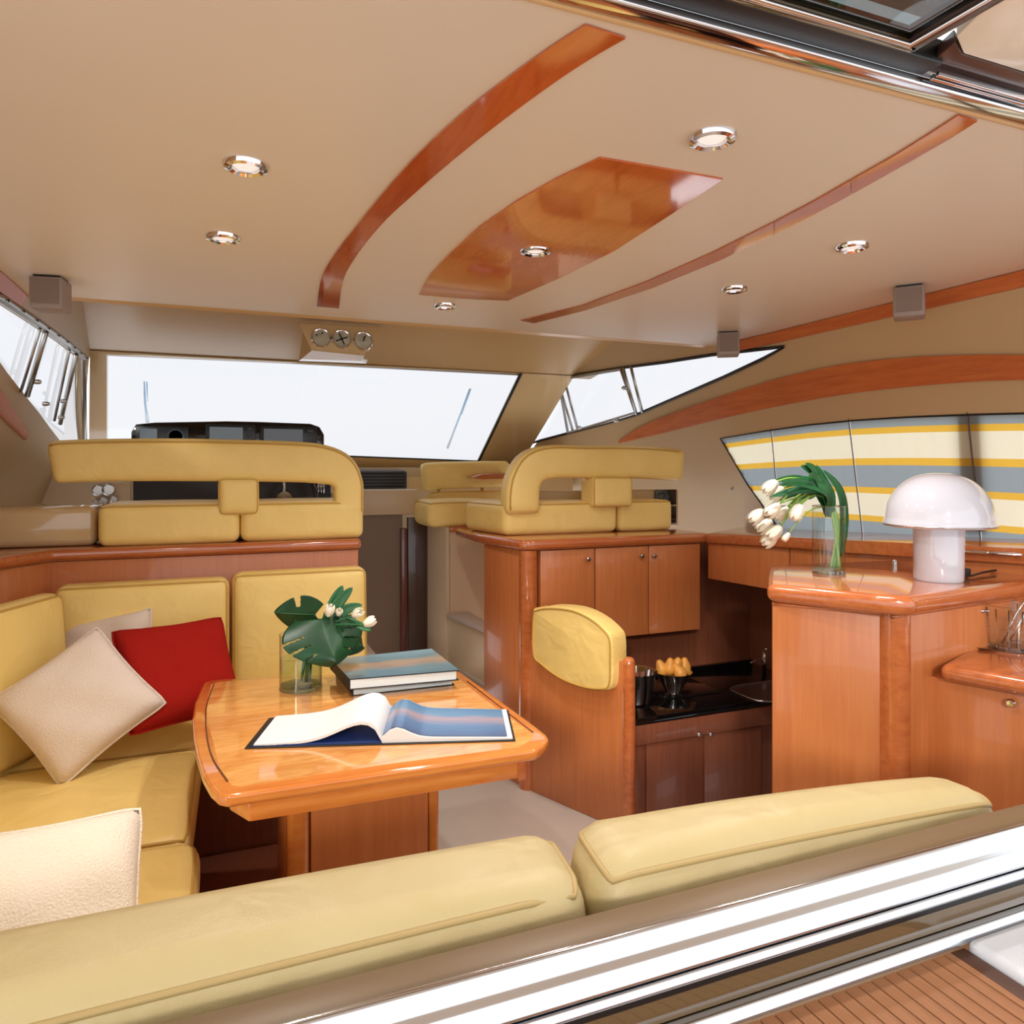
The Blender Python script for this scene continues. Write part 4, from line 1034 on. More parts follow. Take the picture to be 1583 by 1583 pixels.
kp = onZ(1383, 873, BZ); lathe('push_button', [(.010, 0), (.010, .012), (.007, .018), (0, .019)], kp, 'satin', bar, 14)
# ================================================================== low cabinet at the right
LZ = .90
L0, L1 = onZ(1452, 1027, LZ), onZ(1583, 1050, LZ); L1 = L0+(L1-L0)*2.6
L2 = onZ(1583, 985, LZ)
lc = thing('sideboard', (2.1, 1.2, 0), 'low cherry sideboard beside the bar unit at the right edge, carrying the ice bucket', 'cabinet')
dl_ = (L1-L0).normalized(); nl = Vector((dl_.y, -dl_.x, 0))
if nl.x > 0: nl = -nl
ext('sideboard_top', [L0-Vector((0, 0, .045)), L1-Vector((0, 0, .045)), L1-nl*.45-Vector((0, 0, .045)), L0-nl*.45-Vector((0, 0, .045))], (0, 0, .045), 'cherryh', lc, .02, 5)
f0 = onZ(1421, 1037, .86); f0 = Vector((f0.x, f0.y, 0)); f1 = f0+dl_*.52
ext('door', [f0+Vector((0, 0, .12)), f1+Vector((0, 0, .12)), f1-nl*.02+Vector((0, 0, .12)), f0-nl*.02+Vector((0, 0, .12))], (0, 0, .73), 'cherry', lc, .002)
ext('carcass', [f0-nl*.021, f1-nl*.021, f1-nl*.44, f0-nl*.44], (0, 0, .852), 'cherry', lc)
kq = onPlane(1565, 1085, f0, nl); knob(lc, kq, nl, .012, 'chrome')
# ================================================================== vase with drooping tulips on the bar
def flower_thing(name, base, lab, grp, stem_pts, r=.0035, head=.022, hdir=None, leaves=(), stemmat='stem', squash=1.0):
    t = thing(name, base, lab, 'flower', grp)
    sp_ = catmull(stem_pts, 6)
    tube('stem', sp_, r, stemmat, t, 7)
    d_ = hdir or (sp_[-1]-sp_[-3]).normalized()
    c = sp_[-1]
    V, F = [], []
    q = Vector((0, 0, 1)).rotation_difference(d_)
    for s in range(6):
        an = s*PI/3+.3; inner = s % 2
        n_, m_ = 6, 5; b0 = len(V)
        for i in range(n_+1):
            u = i/n_; w = head*.62*math.sin(PI*min(.94, u*.86+.08))**.8; rad = head*(.86 if inner else 1)*(math.sin(PI*(.12+.62*u)))**.9
            for j in range(m_):
                v = (j/(m_-1)-.5)*2
                aa = an+v*w/max(rad, .004)*.9
                V.append(c+q @ Vector((rad*math.cos(aa), rad*math.sin(aa), u*head*2.5*squash)))
        for i in range(n_):
            for j in range(m_-1): F.append([b0+i*m_+j, b0+i*m_+j+1, b0+(i+1)*m_+j+1, b0+(i+1)*m_+j])
    fl = obj('blossom', V, F, 'petal', t, True)
    sl = fl.modifiers.new('thick', 'SOLIDIFY'); sl.thickness = .0015
    for L in leaves: leaf(t, *L)
    return t
def leaf(parent, pts, w, mat='green', side=(0, -1, .3), nm='leaf'):
    p = catmull(pts, 5); n = len(p); V, F = [], []; S = Vector(side)
    for i in range(n):
        t = i/(n-1); ww = w*(math.sin(PI*(t**.8))**.7 if 0 < t < 1 else .02)
        a = p[max(0, i-1)]; b = p[min(n-1, i+1)]; T = (b-a).normalized(); s = T.cross(S).normalized(); nn_ = s.cross(T)
        for j, k in enumerate((-1, -.5, 0, .5, 1)): V.append(p[i]+s*ww*k+nn_*(abs(k)*ww*.35))
    for i in range(n-1):
        for j in range(4): F.append([i*5+j, i*5+j+1, (i+1)*5+j+1, (i+1)*5+j])
    o = obj(nm, V, F, mat, parent, True)
    sl = o.modifiers.new('thick', 'SOLIDIFY'); sl.thickness = .0015
    return o
def glass_vase(c, r, h, lab, cat='vase', base=.012, name='glass_vase', wat=None):
    t = thing(name, c, lab, cat)
    lathe('vase_wall', [(r-.002, base), (r-.002, h), (r, h), (r, 0)], c, 'glassp', t, 40)
    lathe('vase_base', [(0, 0), (r, 0), (r, base), (0, base)], c, 'glass', t, 40)
    tube('rim', [Vector(c)+Vector(((r-.001)*math.cos(a), (r-.001)*math.sin(a), h)) for a in [2*PI*i/40 for i in range(40)]], .002, 'glass', t, 6, True)
    if wat: lathe('water', [(0, base), (r-.003, base), (r-.003, wat), (0, wat)], c, 'water', t, 32)
    return t
vc = onZ(1281, 886, BZ); vr = .052; vd = vc.y*ct+vc.x*st
glass_vase((vc.x, vc.y, BZ+.0005), vr, .225, 'tall clear glass cylinder vase on the bar beside the white lamp')
def V3(px, py, dd_=0): return onD(px, py, vd+dd_)
heads = [(1187, 752, -.02, 'upper'), (1197, 762, .03, 'small one'), (1166, 797, 0, 'outermost'), (1191, 787, -.04, 'middle left'), (1203, 792, .02, 'middle right'), (1178, 812, .03, 'lower left'), (1193, 822, -.02, 'lower'), (1186, 833, .02, 'lowest of the cluster'), (1232, 788, -.05, 'single one nearest the vase')]
hl = ['topmost white tulip of the drooping bunch in the bar vase', 'white tulip just under the topmost one in the bar vase', 'white tulip hanging farthest out from the bar vase', 'front tulip of the middle pair in the bar vase', 'rear tulip of the middle pair in the bar vase', 'open white tulip below the outermost one in the bar vase', 'white tulip above the lowest one in the bar vase', 'lowest open white tulip of the bar vase cluster', 'white tulip hanging closest to the bar vase rim']
for k, (hx, hy, dz_, _) in enumerate(heads):
    bx = 1262+ (k*7 % 36); b0 = V3(1284+(k*5 % 17), 878, (-.02, .0, .02)[k % 3])
    b1 = V3(1292+(k % 3)*3, 830, (-.015, 0, .015)[k % 3]); b2 = V3(1290-(k % 4)*2, 785, .0)
    b3 = V3(1278-(k*5 % 14), 750+(k*7 % 20), dz_*.5); mid_ = V3((1270+hx)/2, (742+hy)/2-8+(k % 3)*6, dz_)
    hp = V3(hx+(14 if hx < 1220 else 6), hy-8, dz_)
    lv = []
    if k < 9:
        a0 = V3(1285-(k % 3)*4, 800, 0)
        tips = [(1238, 720), (1258, 722), (1196, 742), (1250, 735), (1213, 768), (1200, 775), (1245, 716), (1222, 780), (1205, 750)]
        tx_, ty_ = tips[k]
        lv.append(([a0, V3(1282-(k*3 % 20), 762, dz_), V3((tx_+1272)/2, (ty_+750)/2-4, dz_*1.5), V3(tx_, ty_, dz_*2-.01)], .019))
        tx2, ty2 = [(1262, 719), (1215, 762), (1240, 765), (1228, 738), (1250, 772), (1190, 768), (1268, 735), (1215, 745), (1225, 755)][k]
        lv.append(([V3(1288, 790, .01), V3(1276, 758, -dz_), V3((tx2+1274)/2, (ty2+758)/2-5, -dz_*1.5), V3(tx2, ty2, -dz_*2)], .016))
    flower_thing('tulip', tuple(b0), hl[k], 'white tulips in the bar vase', [b0, b1, b2, b3, mid_, hp], .0032, .0235, V3(hx-(6 if k not in (8,) else 2), hy+10, dz_).__sub__(hp).normalized(), lv)
b0 = V3(1290, 878); flower_thing('tulip', tuple(b0), 'closed tulip bud on a thin stem hanging lowest between vase and cluster', 'white tulips in the bar vase', [b0, V3(1296, 830), V3(1290, 790), V3(1262, 785, -.03), V3(1240, 800, -.06), V3(1220, 824, -.06)], .002, .010, None, [([V3(1300, 860, .02), V3(1303, 800, .02), V3(1296, 757, 0), V3(1272, 726, 0)], .020)], squash=1.3)
# ================================================================== white mushroom lamp
lp = onZ(1451, 897, BZ); lz = BZ; ld = lp.y*ct+lp.x*st; k_ = ld/FPX
lamp = thing('table_lamp', (lp.x, lp.y, BZ), 'white glass mushroom shaped table lamp on the bar', 'lamp')
R_ = 77*k_; H0 = (897-812)*k_; HT = (897-731)*k_
lathe('lamp_base', [(0, .0), (33*k_, .0), (34.5*k_, .006), (35*k_, H0*.5), (35.5*k_, H0+.012), (0, H0+.012)], (lp.x, lp.y, BZ+.0005), 'opal', lamp, 48)
prof = [(R_*.95, H0-.004), (R_*1.0, H0-.001), (R_*1.01, H0+.006), (R_*.985, H0+.014)]+[(R_*.975*math.cos(a)**.85, H0+.014+(HT-H0-.014)*math.sin(a)) for a in [PI/2*i/18 for i in range(1, 18)]]+[(0, HT)]
sh = lathe('lamp_shade', prof, (lp.x, lp.y, BZ), 'opal', lamp, 56, sharp=80)
tube('shade_rim', [Vector((lp.x+R_*1.0*math.cos(a), lp.y+R_*1.0*math.sin(a), BZ+H0+.002)) for a in [2*PI*i/56 for i in range(56)]], .0025, 'satin', lamp, 8, True)
cd = catmull([onZ(1482, 886, BZ+.006), onZ(1500, 890, BZ+.006), onZ(1520, 885, BZ+.006), onZ(1550, 881, BZ+.006), onZ(1590, 885, BZ+.006)], 6)
tube('cord', cd, .0035, 'black', lamp, 8)
sw = onZ(1490, 888, BZ+.01); box('cord_switch', (sw.x-.012, sw.y-.012, BZ+.001), (sw.x+.02, sw.y+.012, BZ+.03), 'black', lamp, .005)
# ================================================================== ice bucket
ib = onZ(1566, 1003, LZ); k2 = (ib.y*ct+ib.x*st)/FPX; rb = 40*k2; hb_ = 68*k2
ice = thing('ice_bucket', (ib.x, ib.y, LZ), 'cut glass ice bucket with steel handle studs on the sideboard', 'ice bucket')
lathe('bucket_wall', [(rb*.80, .012), (rb*.97, hb_), (rb, hb_), (rb*.84, 0)], (ib.x, ib.y, LZ+.0008), 'glassp', ice, 32)
lathe('bucket_base', [(0, 0), (rb*.84, 0), (rb*.82, .014), (0, .014)], (ib.x, ib.y, LZ+.0008), 'glass', ice, 32)
for zz in (.25, .5, .75, 1.0):
    r_ = rb*(.84+.16*zz); tube('cut_ring', [Vector((ib.x+r_*math.cos(a), ib.y+r_*math.sin(a), LZ+hb_*zz)) for a in [2*PI*i/32 for i in range(32)]], .0016, 'glass', ice, 5, True)
for i in range(14):
    a = 2*PI*i/14; tube('cut_rib', [Vector((ib.x+rb*.845*math.cos(a), ib.y+rb*.845*math.sin(a), LZ+.01)), Vector((ib.x+rb*.985*math.cos(a), ib.y+rb*.985*math.sin(a), LZ+hb_*.95))], .0014, 'glass', ice, 5)
rd = Vector((ct, -st, 0))
lathe('handle_stud', [(.003, -.006), (.003, .012), (.006, .014), (.006, .02), (0, .022)], Vector((ib.x, ib.y, LZ+hb_*.86))-rd*rb, 'chrome', ice, 14, tuple(-rd))
tg = thing('ice_tongs', (ib.x, ib.y, LZ), 'slim steel tongs leaning in the glass ice bucket', 'tongs')
q0 = onZ(1545, 1000, LZ+.02)
for s in (-.008, .008):
    e = onD(1600, 905, ib.y*ct+ib.x*st-.02); a_0 = Vector((ib.x-rb*.45, ib.y+s, LZ+.02)); tube('arm', [a_0, a_0.lerp(e, .5)+Vector((0, s, 0)), e], .0035, 'chrome', tg, 8)
sx = onZ(1512, 1004, LZ+.002)
spn = thing('saucer', (sx.x, sx.y, LZ), 'small steel dish beside the glass ice bucket', 'dish')
lathe('dish', [(0, .0), (.018, .0), (.030, .005), (.031, .007), (.018, .003), (0, .002)], (sx.x+.03, sx.y+.01, LZ+.0006), 'satin', spn, 28)
#==DINETTE==
# ================================================================== dinette table
TZ = .72
outl = [(314, 1055), (301, 1085), (297, 1110), (299, 1140), (304, 1165), (313, 1195), (325, 1216), (337, 1227), (352, 1230), (371, 1227), (600, 1193), (828, 1159), (842, 1150), (849, 1142), (845, 1135), (826, 1120), (770, 1079), (714, 1039), (700, 1034), (560, 1040), (432, 1045), (348, 1049), (326, 1051)]
T_ = [onZ(x, y, TZ) for x, y in outl]
tb = thing('dinette_table', (.4, 2.15, 0), 'varnished cherry dinette table on a panelled pedestal, set with books and vase', 'table')
ext('table_rim', [p-Vector((0, 0, .03)) for p in T_], (0, 0, .03), 'tablerim', tb, .010, 4)
cen = sum(T_, Vector((0, 0, 0)))/len(T_)
inn = [p+(cen-p).normalized()*.045 for p in T_]
ext('tabletop', [p+Vector((0, 0, -.002)) for p in inn], (0, 0, .0028), 'table', tb)
tube('inlay_line', catmull([onZ(x, y, TZ+.0012) for x, y in [(331, 1058), (321, 1085), (318, 1110), (321, 1145), (330, 1175), (352, 1208)]], 6), .0022, 'groove', tb, 6)
tube('inlay_line', [onZ(722, 1053, TZ+.0008), onZ(824, 1132, TZ+.0008)], .0018, 'groove', tb, 6)
ap = [onZ(x, y, TZ-.045) for x, y in [(352, 1243), (386, 1252), (800, 1186), (806, 1178), (715, 1075), (345, 1090), (330, 1120), (333, 1180)]]
apz = [Vector((p.x, p.y, 0)) for p in ap]
ax0 = Vector((T_[9].x, T_[9].y, 0)); ax1 = Vector((T_[11].x, T_[11].y, 0)); ax2 = Vector((T_[17].x, T_[17].y, 0)); ax3 = Vector((T_[21].x, T_[21].y, 0)); axm = Vector((T_[3].x, T_[3].y, 0)); axc = Vector((T_[6].x, T_[6].y, 0))
cc = Vector((cen.x, cen.y, 0))
ins_ = [q+(cc-q).normalized()*k for q, k in ((axc, .06), (ax0, .035), (ax1, .045), (ax2, .06), (ax3, .06), (axm, .06))]
ext('apron', [p+Vector((0, 0, TZ-.082)) for p in ins_], (0, 0, .05), 'tablerim', tb, .006)
a0 = ins_[1]; a1_ = ins_[2]; dd2 = (a1_-a0).normalized()
ext('apron_end_block', [a1_+Vector((-.005, -.004, TZ-.088)), a1_+Vector((.025, .004, TZ-.088)), a1_+Vector((.02, .07, TZ-.088)), a1_+Vector((-.005, .07, TZ-.088))], (0, 0, .056), 'cherryh', tb, .004)
lf = thing
pyf = 2.0
xa, xb_ = onY(444, 1300, pyf).x, onY(679, 1300, pyf).x
xpost = onY(480, 1300, pyf).x; xpost2 = onY(664, 1300, pyf).x
box('pedestal_panel', (xpost+.002, pyf+.006, 0), (xpost2-.002, pyf+.03, TZ-.08), 'cherry', tb, .003)
for xq0, xq1 in ((xa, xpost), (xpost2, xb_)): box('pedestal_post', (xq0, pyf, 0), (xq1, pyf+.055, TZ-.08), 'tablerim', tb, .022 if xq1-xq0 > .05 else .010, 5)
box('pedestal_core', (xa+.02, pyf+.031, 0), (xb_-.02, pyf+.36, TZ-.08), 'cherry', tb, .004)
ext('pedestal_side', [(xa-.0, pyf+.056, 0), (xa-.0, pyf+.36, 0), (xa+.018, pyf+.36, 0), (xa+.018, pyf+.056, 0)], (0, 0, TZ-.08), 'cherry', tb, .003)
# ---- closed books
def book(name, corners_px, ztop, th_, lab, jacket, grp):
    C = [onZ(x, y, ztop) for x, y in corners_px]; c = sum(C, Vector((0, 0, 0)))/4
    t = thing(name, (c.x, c.y, ztop-th_), lab, 'book', grp)
    V = [p.copy() for p in C]; 
    def slab(nm, pts, z0, z1, mat, par=t, uv=False, bev=.001):
        return ext(nm, [Vector((p.x, p.y, z0)) for p in pts], (0, 0, z1-z0), mat, par, bev)
    slab('back_cover', C, ztop-th_, ztop-th_+.003, 'cover'); slab('front_cover', C, ztop-.003, ztop, 'cover')
    I = [p+(c-p)*.045 for p in C]; I[3] = C[3]+(c-C[3])*.01; I[0] = C[0]+(c-C[0])*.01
    slab('page_block', I, ztop-th_+.003, ztop-.003, 'pageedge', bev=0)
    sp0, sp1 = C[3], C[0]; dv = (sp0-C[2]).normalized()*.002
    ext('spine', [Vector((sp0.x, sp0.y, ztop-th_)), Vector((sp1.x, sp1.y, ztop-th_)), Vector((sp1.x+dv.x, sp1.y+dv.y, ztop-th_)), Vector((sp0.x+dv.x, sp0.y+dv.y, ztop-th_))], (0, 0, th_), 'cover', t)
    J = [Vector((p.x, p.y, ztop+.0008)) for p in C]
    if jacket: obj('jacket', J, [[0, 1, 2, 3]], 'jacket', t, uvs=[(0, 1), (1, 1), (1, 0), (0, 0)])
    return t
book('book', [(520, 1031), (668, 1014), (703, 1046), (546, 1062)], TZ+.0295, .029, 'dark blue closed book at the bottom of the stack on the table', False, 'closed books stacked on the table')
tbk = book('book', [(511, 1019), (667, 1003), (710, 1036), (541, 1050)], TZ+.0645, .034, 'large closed book with a grey blue picture cover on top of the stack', True, 'closed books stacked on the table')
# ---- open book
bz = TZ+.0015
BL, TL, SB, ST, BR, TR = [onZ(x, y, bz) for x, y in [(378, 1158), (416, 1111), (590, 1152), (606, 1100), (797, 1146), (786, 1099)]]
ob = thing('open_book', tuple((SB+ST)/2), 'open picture book lying on the table with a blue seascape on its right page', 'book')
ext('left_cover', [BL, SB, ST, TL], (0, 0, .003), 'cover', ob, .001); ext('right_cover', [SB, BR, TR, ST], (0, 0, .003), 'cover', ob, .001)
def pages(nm, S0_, S1_, E0_, E1_, hf, mat, z0=.003, i0=.03, i1=.05, uv=False, thick=True, lo=None):
    n = 18; V, F, U = [], [], []
    for i in range(n+1):
        t = i/n*(1-i1)
        for j in (0, 1):
            s = i0+(1-2*i0)*j
            a = S0_.lerp(S1_, s); b = E0_.lerp(E1_, s); p = a.lerp(b, t)
            V.append(p+Vector((0, 0, z0+hf(i/n)))); U.append((i/n, j))
    for i in range(n): F.append([2*i, 2*i+2, 2*i+3, 2*i+1])
    if thick:
        m = len(V)
        for v in list(V): 
            V.append(Vector((v.x, v.y, bz+z0 if lo is None else 0)))
        if lo is not None:
            for i in range(n+1):
                for j in (0, 1): V[m+2*i+j].z = V[2*i+j].z-lo(i/n)
        U = U+U
        for i in range(n):
            F.append([2*i, m+2*i, m+2*i+2, 2*i+2]); F.append([2*i+1, 2*i+3, m+2*i+3, m+2*i+1]); F.append([m+2*i, m+2*i+1, m+2*i+3, m+2*i+2])
        F.append([2*n, m+2*n, m+2*n+1, 2*n+1]); F.append([0, 1, m+1, m])
    o = obj(nm, V, F, mat, ob, False, uvs=U); o.data.polygons.foreach_set('use_smooth', [True]*len(o.data.polygons)); o.data.set_sharp_from_angle(angle=math.radians(40)); return o
hr = lambda u: .004+.026*math.exp(-((u-.10)/.13)**2)*(1-math.exp(-u*28))+.010*(1-u)
pages('right_pages', SB, ST, BR, TR, hr, 'page', i1=.02)
pages('seascape_picture', SB, ST, BR, TR, lambda u: hr(u*.95)+.0022, 'seaphoto', i0=.06, i1=.06, thick=False)
hl_ = lambda u: .006+.050*math.exp(-((u-.13)/.30)**2)*(1-math.exp(-u*22))+.006*(1-u)
pages('left_pages', SB, ST, BL, TL, lambda u: .003+.004*(1-u)*(1-math.exp(-u*25)), 'blue', i1=.05)
pages('turned_page', SB, ST, BL, TL, hl_, 'page', i1=.06, lo=lambda u: .004+.006*(1-u))
# ---- table vase, monstera, tulips
vb3 = onZ(465, 1064, TZ); vd3 = vb3.y*ct+vb3.x*st; vk = vd3/FPX
glass_vase((vb3.x, vb3.y, TZ+.0012), 32*vk, 84*vk, 'short clear glass vase half filled with water on the dinette table', wat=48*vk)
def V4(px, py, dz=0): return onD(px, py, vd3+dz)
def monstera(tip_px, base_px, width, fold, lab, dz0, dz1, stem_px, slots, tilt=(0, -1, .2)):
    tip, bas = V4(*tip_px, dz1), V4(*base_px, dz0)
    root_ = V4(466, 1052, 0)
    t = thing('monstera_leaf', tuple(root_), lab, 'leaf', 'monstera leaves in the table vase')
    tube('stem', catmull([root_]+[V4(*p) for p in stem_px]+[bas], 6), .0035, 'green', t, 7)
    ax = tip-bas; L = ax.length; T = ax.normalized(); nrm_ = Vector(tilt).normalized(); S = T.cross(nrm_).normalized(); N_ = S.cross(T)
    nu, nv = 70, 40
    prof_ = lambda u: (math.sin(PI*min(1, (u*.93+.07))**.72))**.75 if u < 1 else 0
    V, F, keep = [], [], []
    def pos(u, v):
        w = width*prof_(u)*v; k = -.16*L*(1-u)**3*abs(v)            # heart lobes reach behind the stem
        x = u*L+k*1.2
        return bas+T*x+S*w-N_*(-1)*(-fold*abs(v)**1.3*width - .30*L*(u**2)*fold)
    idx = {}
    for a in range(nu):
        for b in range(nv):
            u0, u1 = a/nu, (a+1)/nu; v0, v1 = -1+2*b/nv, -1+2*(b+1)/nv; vm = (v0+v1)/2; um = (u0+u1)/2
            cut = False
            for (su, depth, wd) in slots:
                cu_ = su-.10*(1-abs(vm))+.05
                if abs(um-cu_) < wd*(.35+.65*abs(vm)) and abs(vm) > 1-depth: cut = True
            if cut: continue
            f = []
            for (u, v) in ((u0, v0), (u1, v0), (u1, v1), (u0, v1)):
                k = (round(u*nu), round((v+1)*nv/2))
                if k not in idx: idx[k] = len(V); V.append(pos(u, v))
                f.append(idx[k])
            F.append(f)
    o = obj('leaf_blade', V, F, 'green2', t, True); m_ = o.modifiers.new('thick', 'SOLIDIFY'); m_.thickness = .0014
    tube('midrib', [pos(i/10, 0)+Vector((0, -.001, 0)) for i in range(10)], .0016, 'green', t, 6)
    return t
SL = [(.30, .50, .018), (.50, .55, .020), (.70, .5, .018)]
monstera((424, 948), (487, 950), .062, .12, 'monstera leaf curling up to the left over the table vase', -.02, -.05, [(472, 1000), (482, 965)], [(.45, .62, .07)], (.1, -1, -.2))
monstera((520, 1022), (497, 958), .135, .22, 'large dark monstera leaf hanging in front of the table vase', -.05, -.12, [(474, 1000), (488, 962)], SL, (.15, -.75, .55))
monstera((566, 1000), (510, 962), .085, .25, 'monstera leaf pointing to starboard behind the large one', .0, .03, [(478, 1000), (492, 965)], SL, (.1, -.7, .6))
for k, (hx, hy, lab, tipx, tipy) in enumerate([(509, 947, 'white tulip nearest the curled monstera leaf', 545, 908), (525, 945, 'small white tulip between two others in the table vase', 530, 905), (552, 946, 'white tulip second from the starboard end of the table bunch', 560, 935), (569, 960, 'open white tulip at the starboard end of the table bunch', 575, 975)]):
    root_ = V4(470+k*3, 1055, .01*k-.01); hp = V4(hx-(2 if k < 2 else 7), hy+6, (-.03, .0, -.02, -.05)[k])
    flower_thing('tulip', tuple(root_), lab, 'white tulips in the table vase', [root_, V4(480+k*2, 1000), V4(495+k*6, 968, -.01*k), hp], .003, .017 if k != 1 else .013, (V4(hx+(2 if k < 2 else 9), hy-(9 if k < 2 else 2), -.04)-hp).normalized(), [([V4(495+k*4, 970), V4((tipx+505)/2, (tipy+960)/2-4, .02), V4(tipx, tipy, .03)], .018)], 'green')
# ================================================================== dinette sofa
base = thing('dinette_base', (-.3, 2.4, 0), 'dark wood plinth under the yellow U shaped dinette', 'sofa base')  # base only; seat and back cushions are separate objects
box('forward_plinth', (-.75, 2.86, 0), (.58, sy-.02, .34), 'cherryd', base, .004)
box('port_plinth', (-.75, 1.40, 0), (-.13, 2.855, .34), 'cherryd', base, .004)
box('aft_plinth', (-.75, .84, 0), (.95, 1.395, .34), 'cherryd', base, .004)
box('shaded_plinth_step', (-.129, 1.40, 0), (.20, 2.855, .05), 'cherryd', base, .004)  # brown plinth floor, its dark wood also standing in for under-seat shadow
SZ0, SZ1 = .342, .47
def seat(pts, lab, z0=SZ0, z1=SZ1, grp='dinette seat cushions', r=.045, puff=.02, pipes=((2, 1),)):
    c8 = [(x, y, z0) for x, y in pts]+[(x, y, z1) for x, y in pts]
    cx = sum(p[0] for p in pts)/4; cy_ = sum(p[1] for p in pts)/4
    o = soft_px('seat_cushion', c8, r, 'leather', n=12, puff=(0, 0, puff), pipes=pipes, pipe_r=.005, origin=(cx, cy_, z0)); return tag(o, lab, 'cushion', grp)
seat([(-.72, 2.80), (.60, 2.80), (.60, sy-.06), (-.72, sy-.06)], 'forward dinette seat cushion behind the table')
seat([(-.74, 2.14), (-.075, 2.12), (-.06, 2.80), (-.74, 2.80)], 'port dinette seat cushion left of the table, forward one')
seat([(-.74, 1.44), (-.05, 1.42), (-.05, 2.11), (-.74, 2.13)], 'port dinette seat cushion left of the table, aft one next to the cream pillow')
seat([(-.74, .98), (.95, .98), (.95, 1.415), (-.74, 1.435)], 'aft dinette seat cushion hidden behind the foreground backs')
def backc(name, a, b, th_, z0, z1, lab, lean=.06, pipes=((1, -1),), mat='leather', r=.04, grp='dinette back cushions', zt2=None, puff=.02):
    """a, b: front bottom corners; cushion grows backwards from a-b"""
    a, b = Vector((a[0], a[1], 0)), Vector((b[0], b[1], 0)); n = (b-a).normalized(); bk_ = Vector((-n.y, n.x, 0))
    zt2 = zt2 or z1
    c8 = []
    for z, s, zz in ((z0, 0, z0), (z1, 1, z1)):
        za, zb_ = (z, z) if s == 0 else (z1, zt2)
        off = bk_*lean*s
        c8 += [a+off+Vector((0, 0, za)), b+off+Vector((0, 0, zb_)), b+off+bk_*th_+Vector((0, 0, zb_)), a+off+bk_*th_+Vector((0, 0, za))]
    o = soft_px('back_cushion', c8, r, mat, n=12, puff=(0, puff, 0), pipes=pipes, pipe_r=.005, origin=tuple((a+b)/2+Vector((0, 0, z0)))); return tag(o, lab, 'cushion', grp)
fy = sy-.19
z885 = onY(450, 884, fy+.04).z
x357, x568, x353, x95 = onY(359, 950, fy+.02).x, onY(569, 950, fy+.02).x, onY(355, 950, fy+.02).x, onY(90, 950, fy+.02).x
backc('', (x357, fy), (x568, fy), .12, SZ1+.002, z885+.004, 'forward dinette back cushion at the passage end, behind the flowers', .03)
backc('', (x95-.02, fy), (x353, fy), .12, SZ1+.002, onY(230, 900, fy+.04).z, 'forward dinette back cushion behind the red pillow', .03)
ka = onZ(-20, 945, .985); 
backc('', (-.685, fy-.52), (-.50, fy-.08), .10, SZ1+.002, 1.00, 'yellow corner back cushion at the port forward corner of the dinette', .03, zt2=1.0)
backc('', (-.66, 1.5), (-.66, fy-.53), .12, SZ1+.002, 1.0, 'port side dinette back cushion at the left edge', .05)
# foreground back cushions
def fore(ptsT, ptsB, lab, r=.06):
    c8 = [Vector(p) for p in ptsB]+[Vector(p) for p in ptsT]
    o = soft_px('back_cushion', [tuple(p) for p in c8], r, 'leather2', n=16, puff=(0, 0, .014), pipes=((2, 1),), pipe_r=.0045, pmat='piping2', origin=tuple(c8[0].lerp(c8[2], .5))); return tag(o, lab, 'cushion', 'aft dinette back cushions')
y0f, y1f = .832, 1.0
def fz(x, y, z): return (x, y, z)
fore([(-1.0, y0f, .893), (.452, y0f, .918), (.470, y1f, .924), (-1.0, y1f+.06, .908)], [(-1.0, y0f, .55), (.452, y0f, .55), (.470, y1f+.02, .55), (-1.0, y1f+.04, .55)], 'long pale yellow back cushion across the foreground, port one')
fore([(.458, y0f, .920), (1.25, y0f, .897), (1.24, .965, .893), (.478, y1f, .930)], [(.458, y0f, .55), (1.22, y0f, .55), (1.22, .97, .55), (.478, y1f, .55)], 'shorter pale yellow back cushion in the foreground, starboard one by the sideboard')
ext('aft_back_board', [(-1.0, .84, .34), (1.15, .84, .34), (1.15, .97, .34), (-1.0, .97, .34)], (0, 0, .20), 'beige', base)
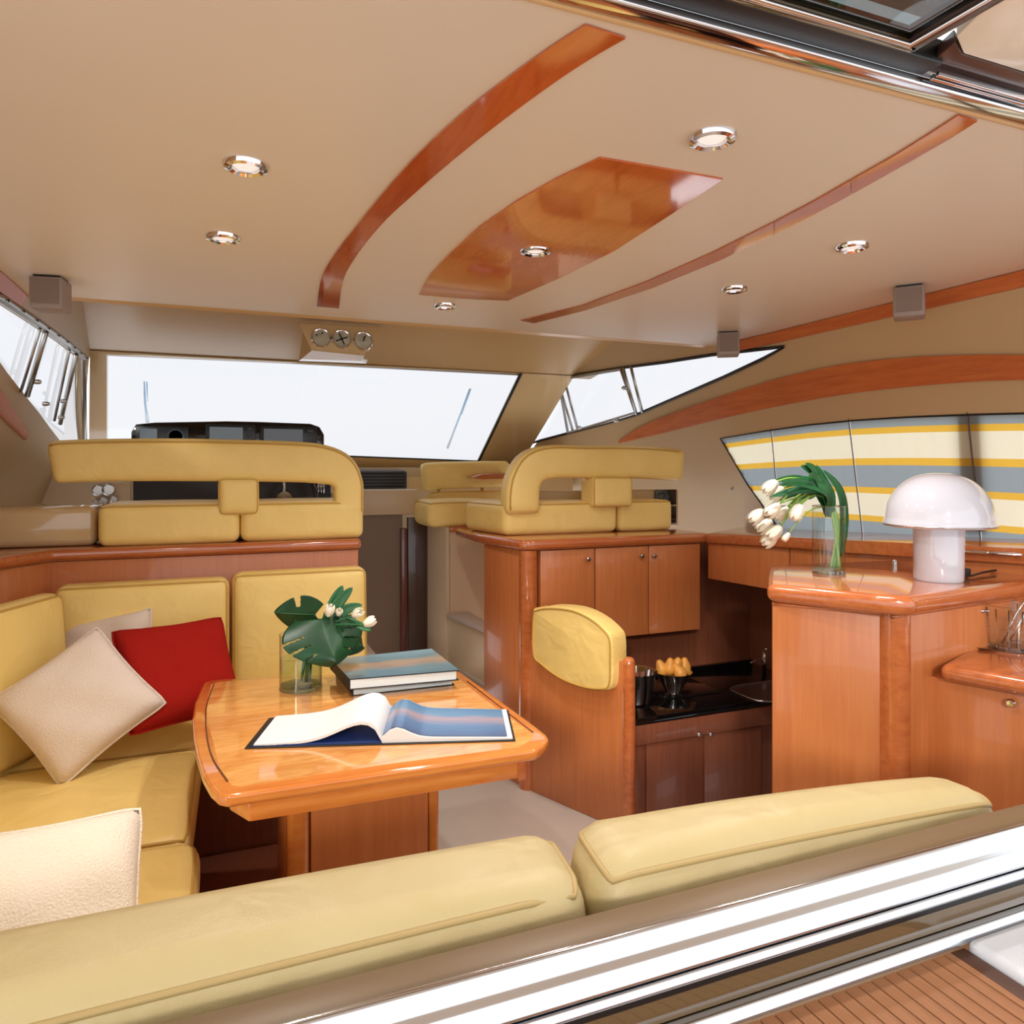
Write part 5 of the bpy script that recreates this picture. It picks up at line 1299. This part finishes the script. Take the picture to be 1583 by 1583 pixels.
# ================================================================== pillows
def pillow(px, py, dep, s, mat, lab, rot, thick=.075, pm='leather', grp='scatter pillows on the dinette', zr=None, nrm_=None):
    c = onD(px, py, dep); V, F = [], []; n = 22
    for sd in (1, -1):
        b0 = len(V)
        for i in range(n+1):
            for j in range(n+1):
                u, v = -1+2*i/n, -1+2*j/n
                e = max(0, (1-u**4)*(1-v**4))**.45
                cr = 1-.04*(abs(u)*abs(v))**8
                x = u*s*(1-.075*(1-v*v)*abs(u)**3)*cr; y = v*s*(1-.075*(1-u*u)*abs(v)**3)*cr
                w = thick*e*(1+.05*math.sin(u*7+v*5)+.04*math.sin(v*9-u*3))
                V.append(Vector((x, sd*w, y)))
        for i in range(n):
            for j in range(n):
                f = [b0+i*(n+1)+j, b0+(i+1)*(n+1)+j, b0+(i+1)*(n+1)+j+1, b0+i*(n+1)+j+1]; F.append(f if sd > 0 else f[::-1])
    bm = bmesh.new(); me = bpy.data.meshes.new('t'); me.from_pydata([tuple(p) for p in V], [], F); bm.from_mesh(me); bpy.data.meshes.remove(me)
    bmesh.ops.remove_doubles(bm, verts=bm.verts[:], dist=.0004)
    o = objbm('scatter_pillow', bm, mat, None, smooth=True, origin=None, local=True); o.data.polygons.foreach_set('use_smooth', [True]*len(o.data.polygons))
    o.location = c; o.rotation_euler = rot; tag(o, lab, 'pillow', grp)
    path = []
    for (ca, cb, da, db) in ((-1, -1, 1, 0), (1, -1, 0, 1), (1, 1, -1, 0), (-1, 1, 0, -1)):
        for i in range(12):
            u, v = ca+da*2*i/12, cb+db*2*i/12
            cr = 1-.04*(abs(u)*abs(v))**8; path.append(Vector((u*s*(1-.075*(1-v*v)*abs(u)**3)*cr, 0, v*s*(1-.075*(1-u*u)*abs(v)**3)*cr)))
    V2, F2 = tube_geo(path, .004, 6, True)
    obj('piping', V2, F2, mat, o, True, local=True)
    return o
R = math.radians
pillow(164, 1022, 2.78, .178, 'linen', 'beige linen pillow propped behind the other beige one and the red one', (R(-18), R(-9), R(-16)))
pillow(277, 1038, 2.60, .196, 'red', 'bright red cotton pillow leaning at the corner of the dinette', (R(-38), R(0), R(20)), .06)
pillow(124, 1086, 2.36, .186, 'linen', 'front beige linen pillow tilted on one corner on the port seat', (R(-38), R(-31), R(24)), .07)
pillow(15, 1470, 1.42, .24, 'white_linen', 'cream linen pillow at the lower left edge behind the foreground back', (R(-40), R(5), R(12)), .085)
#==END==
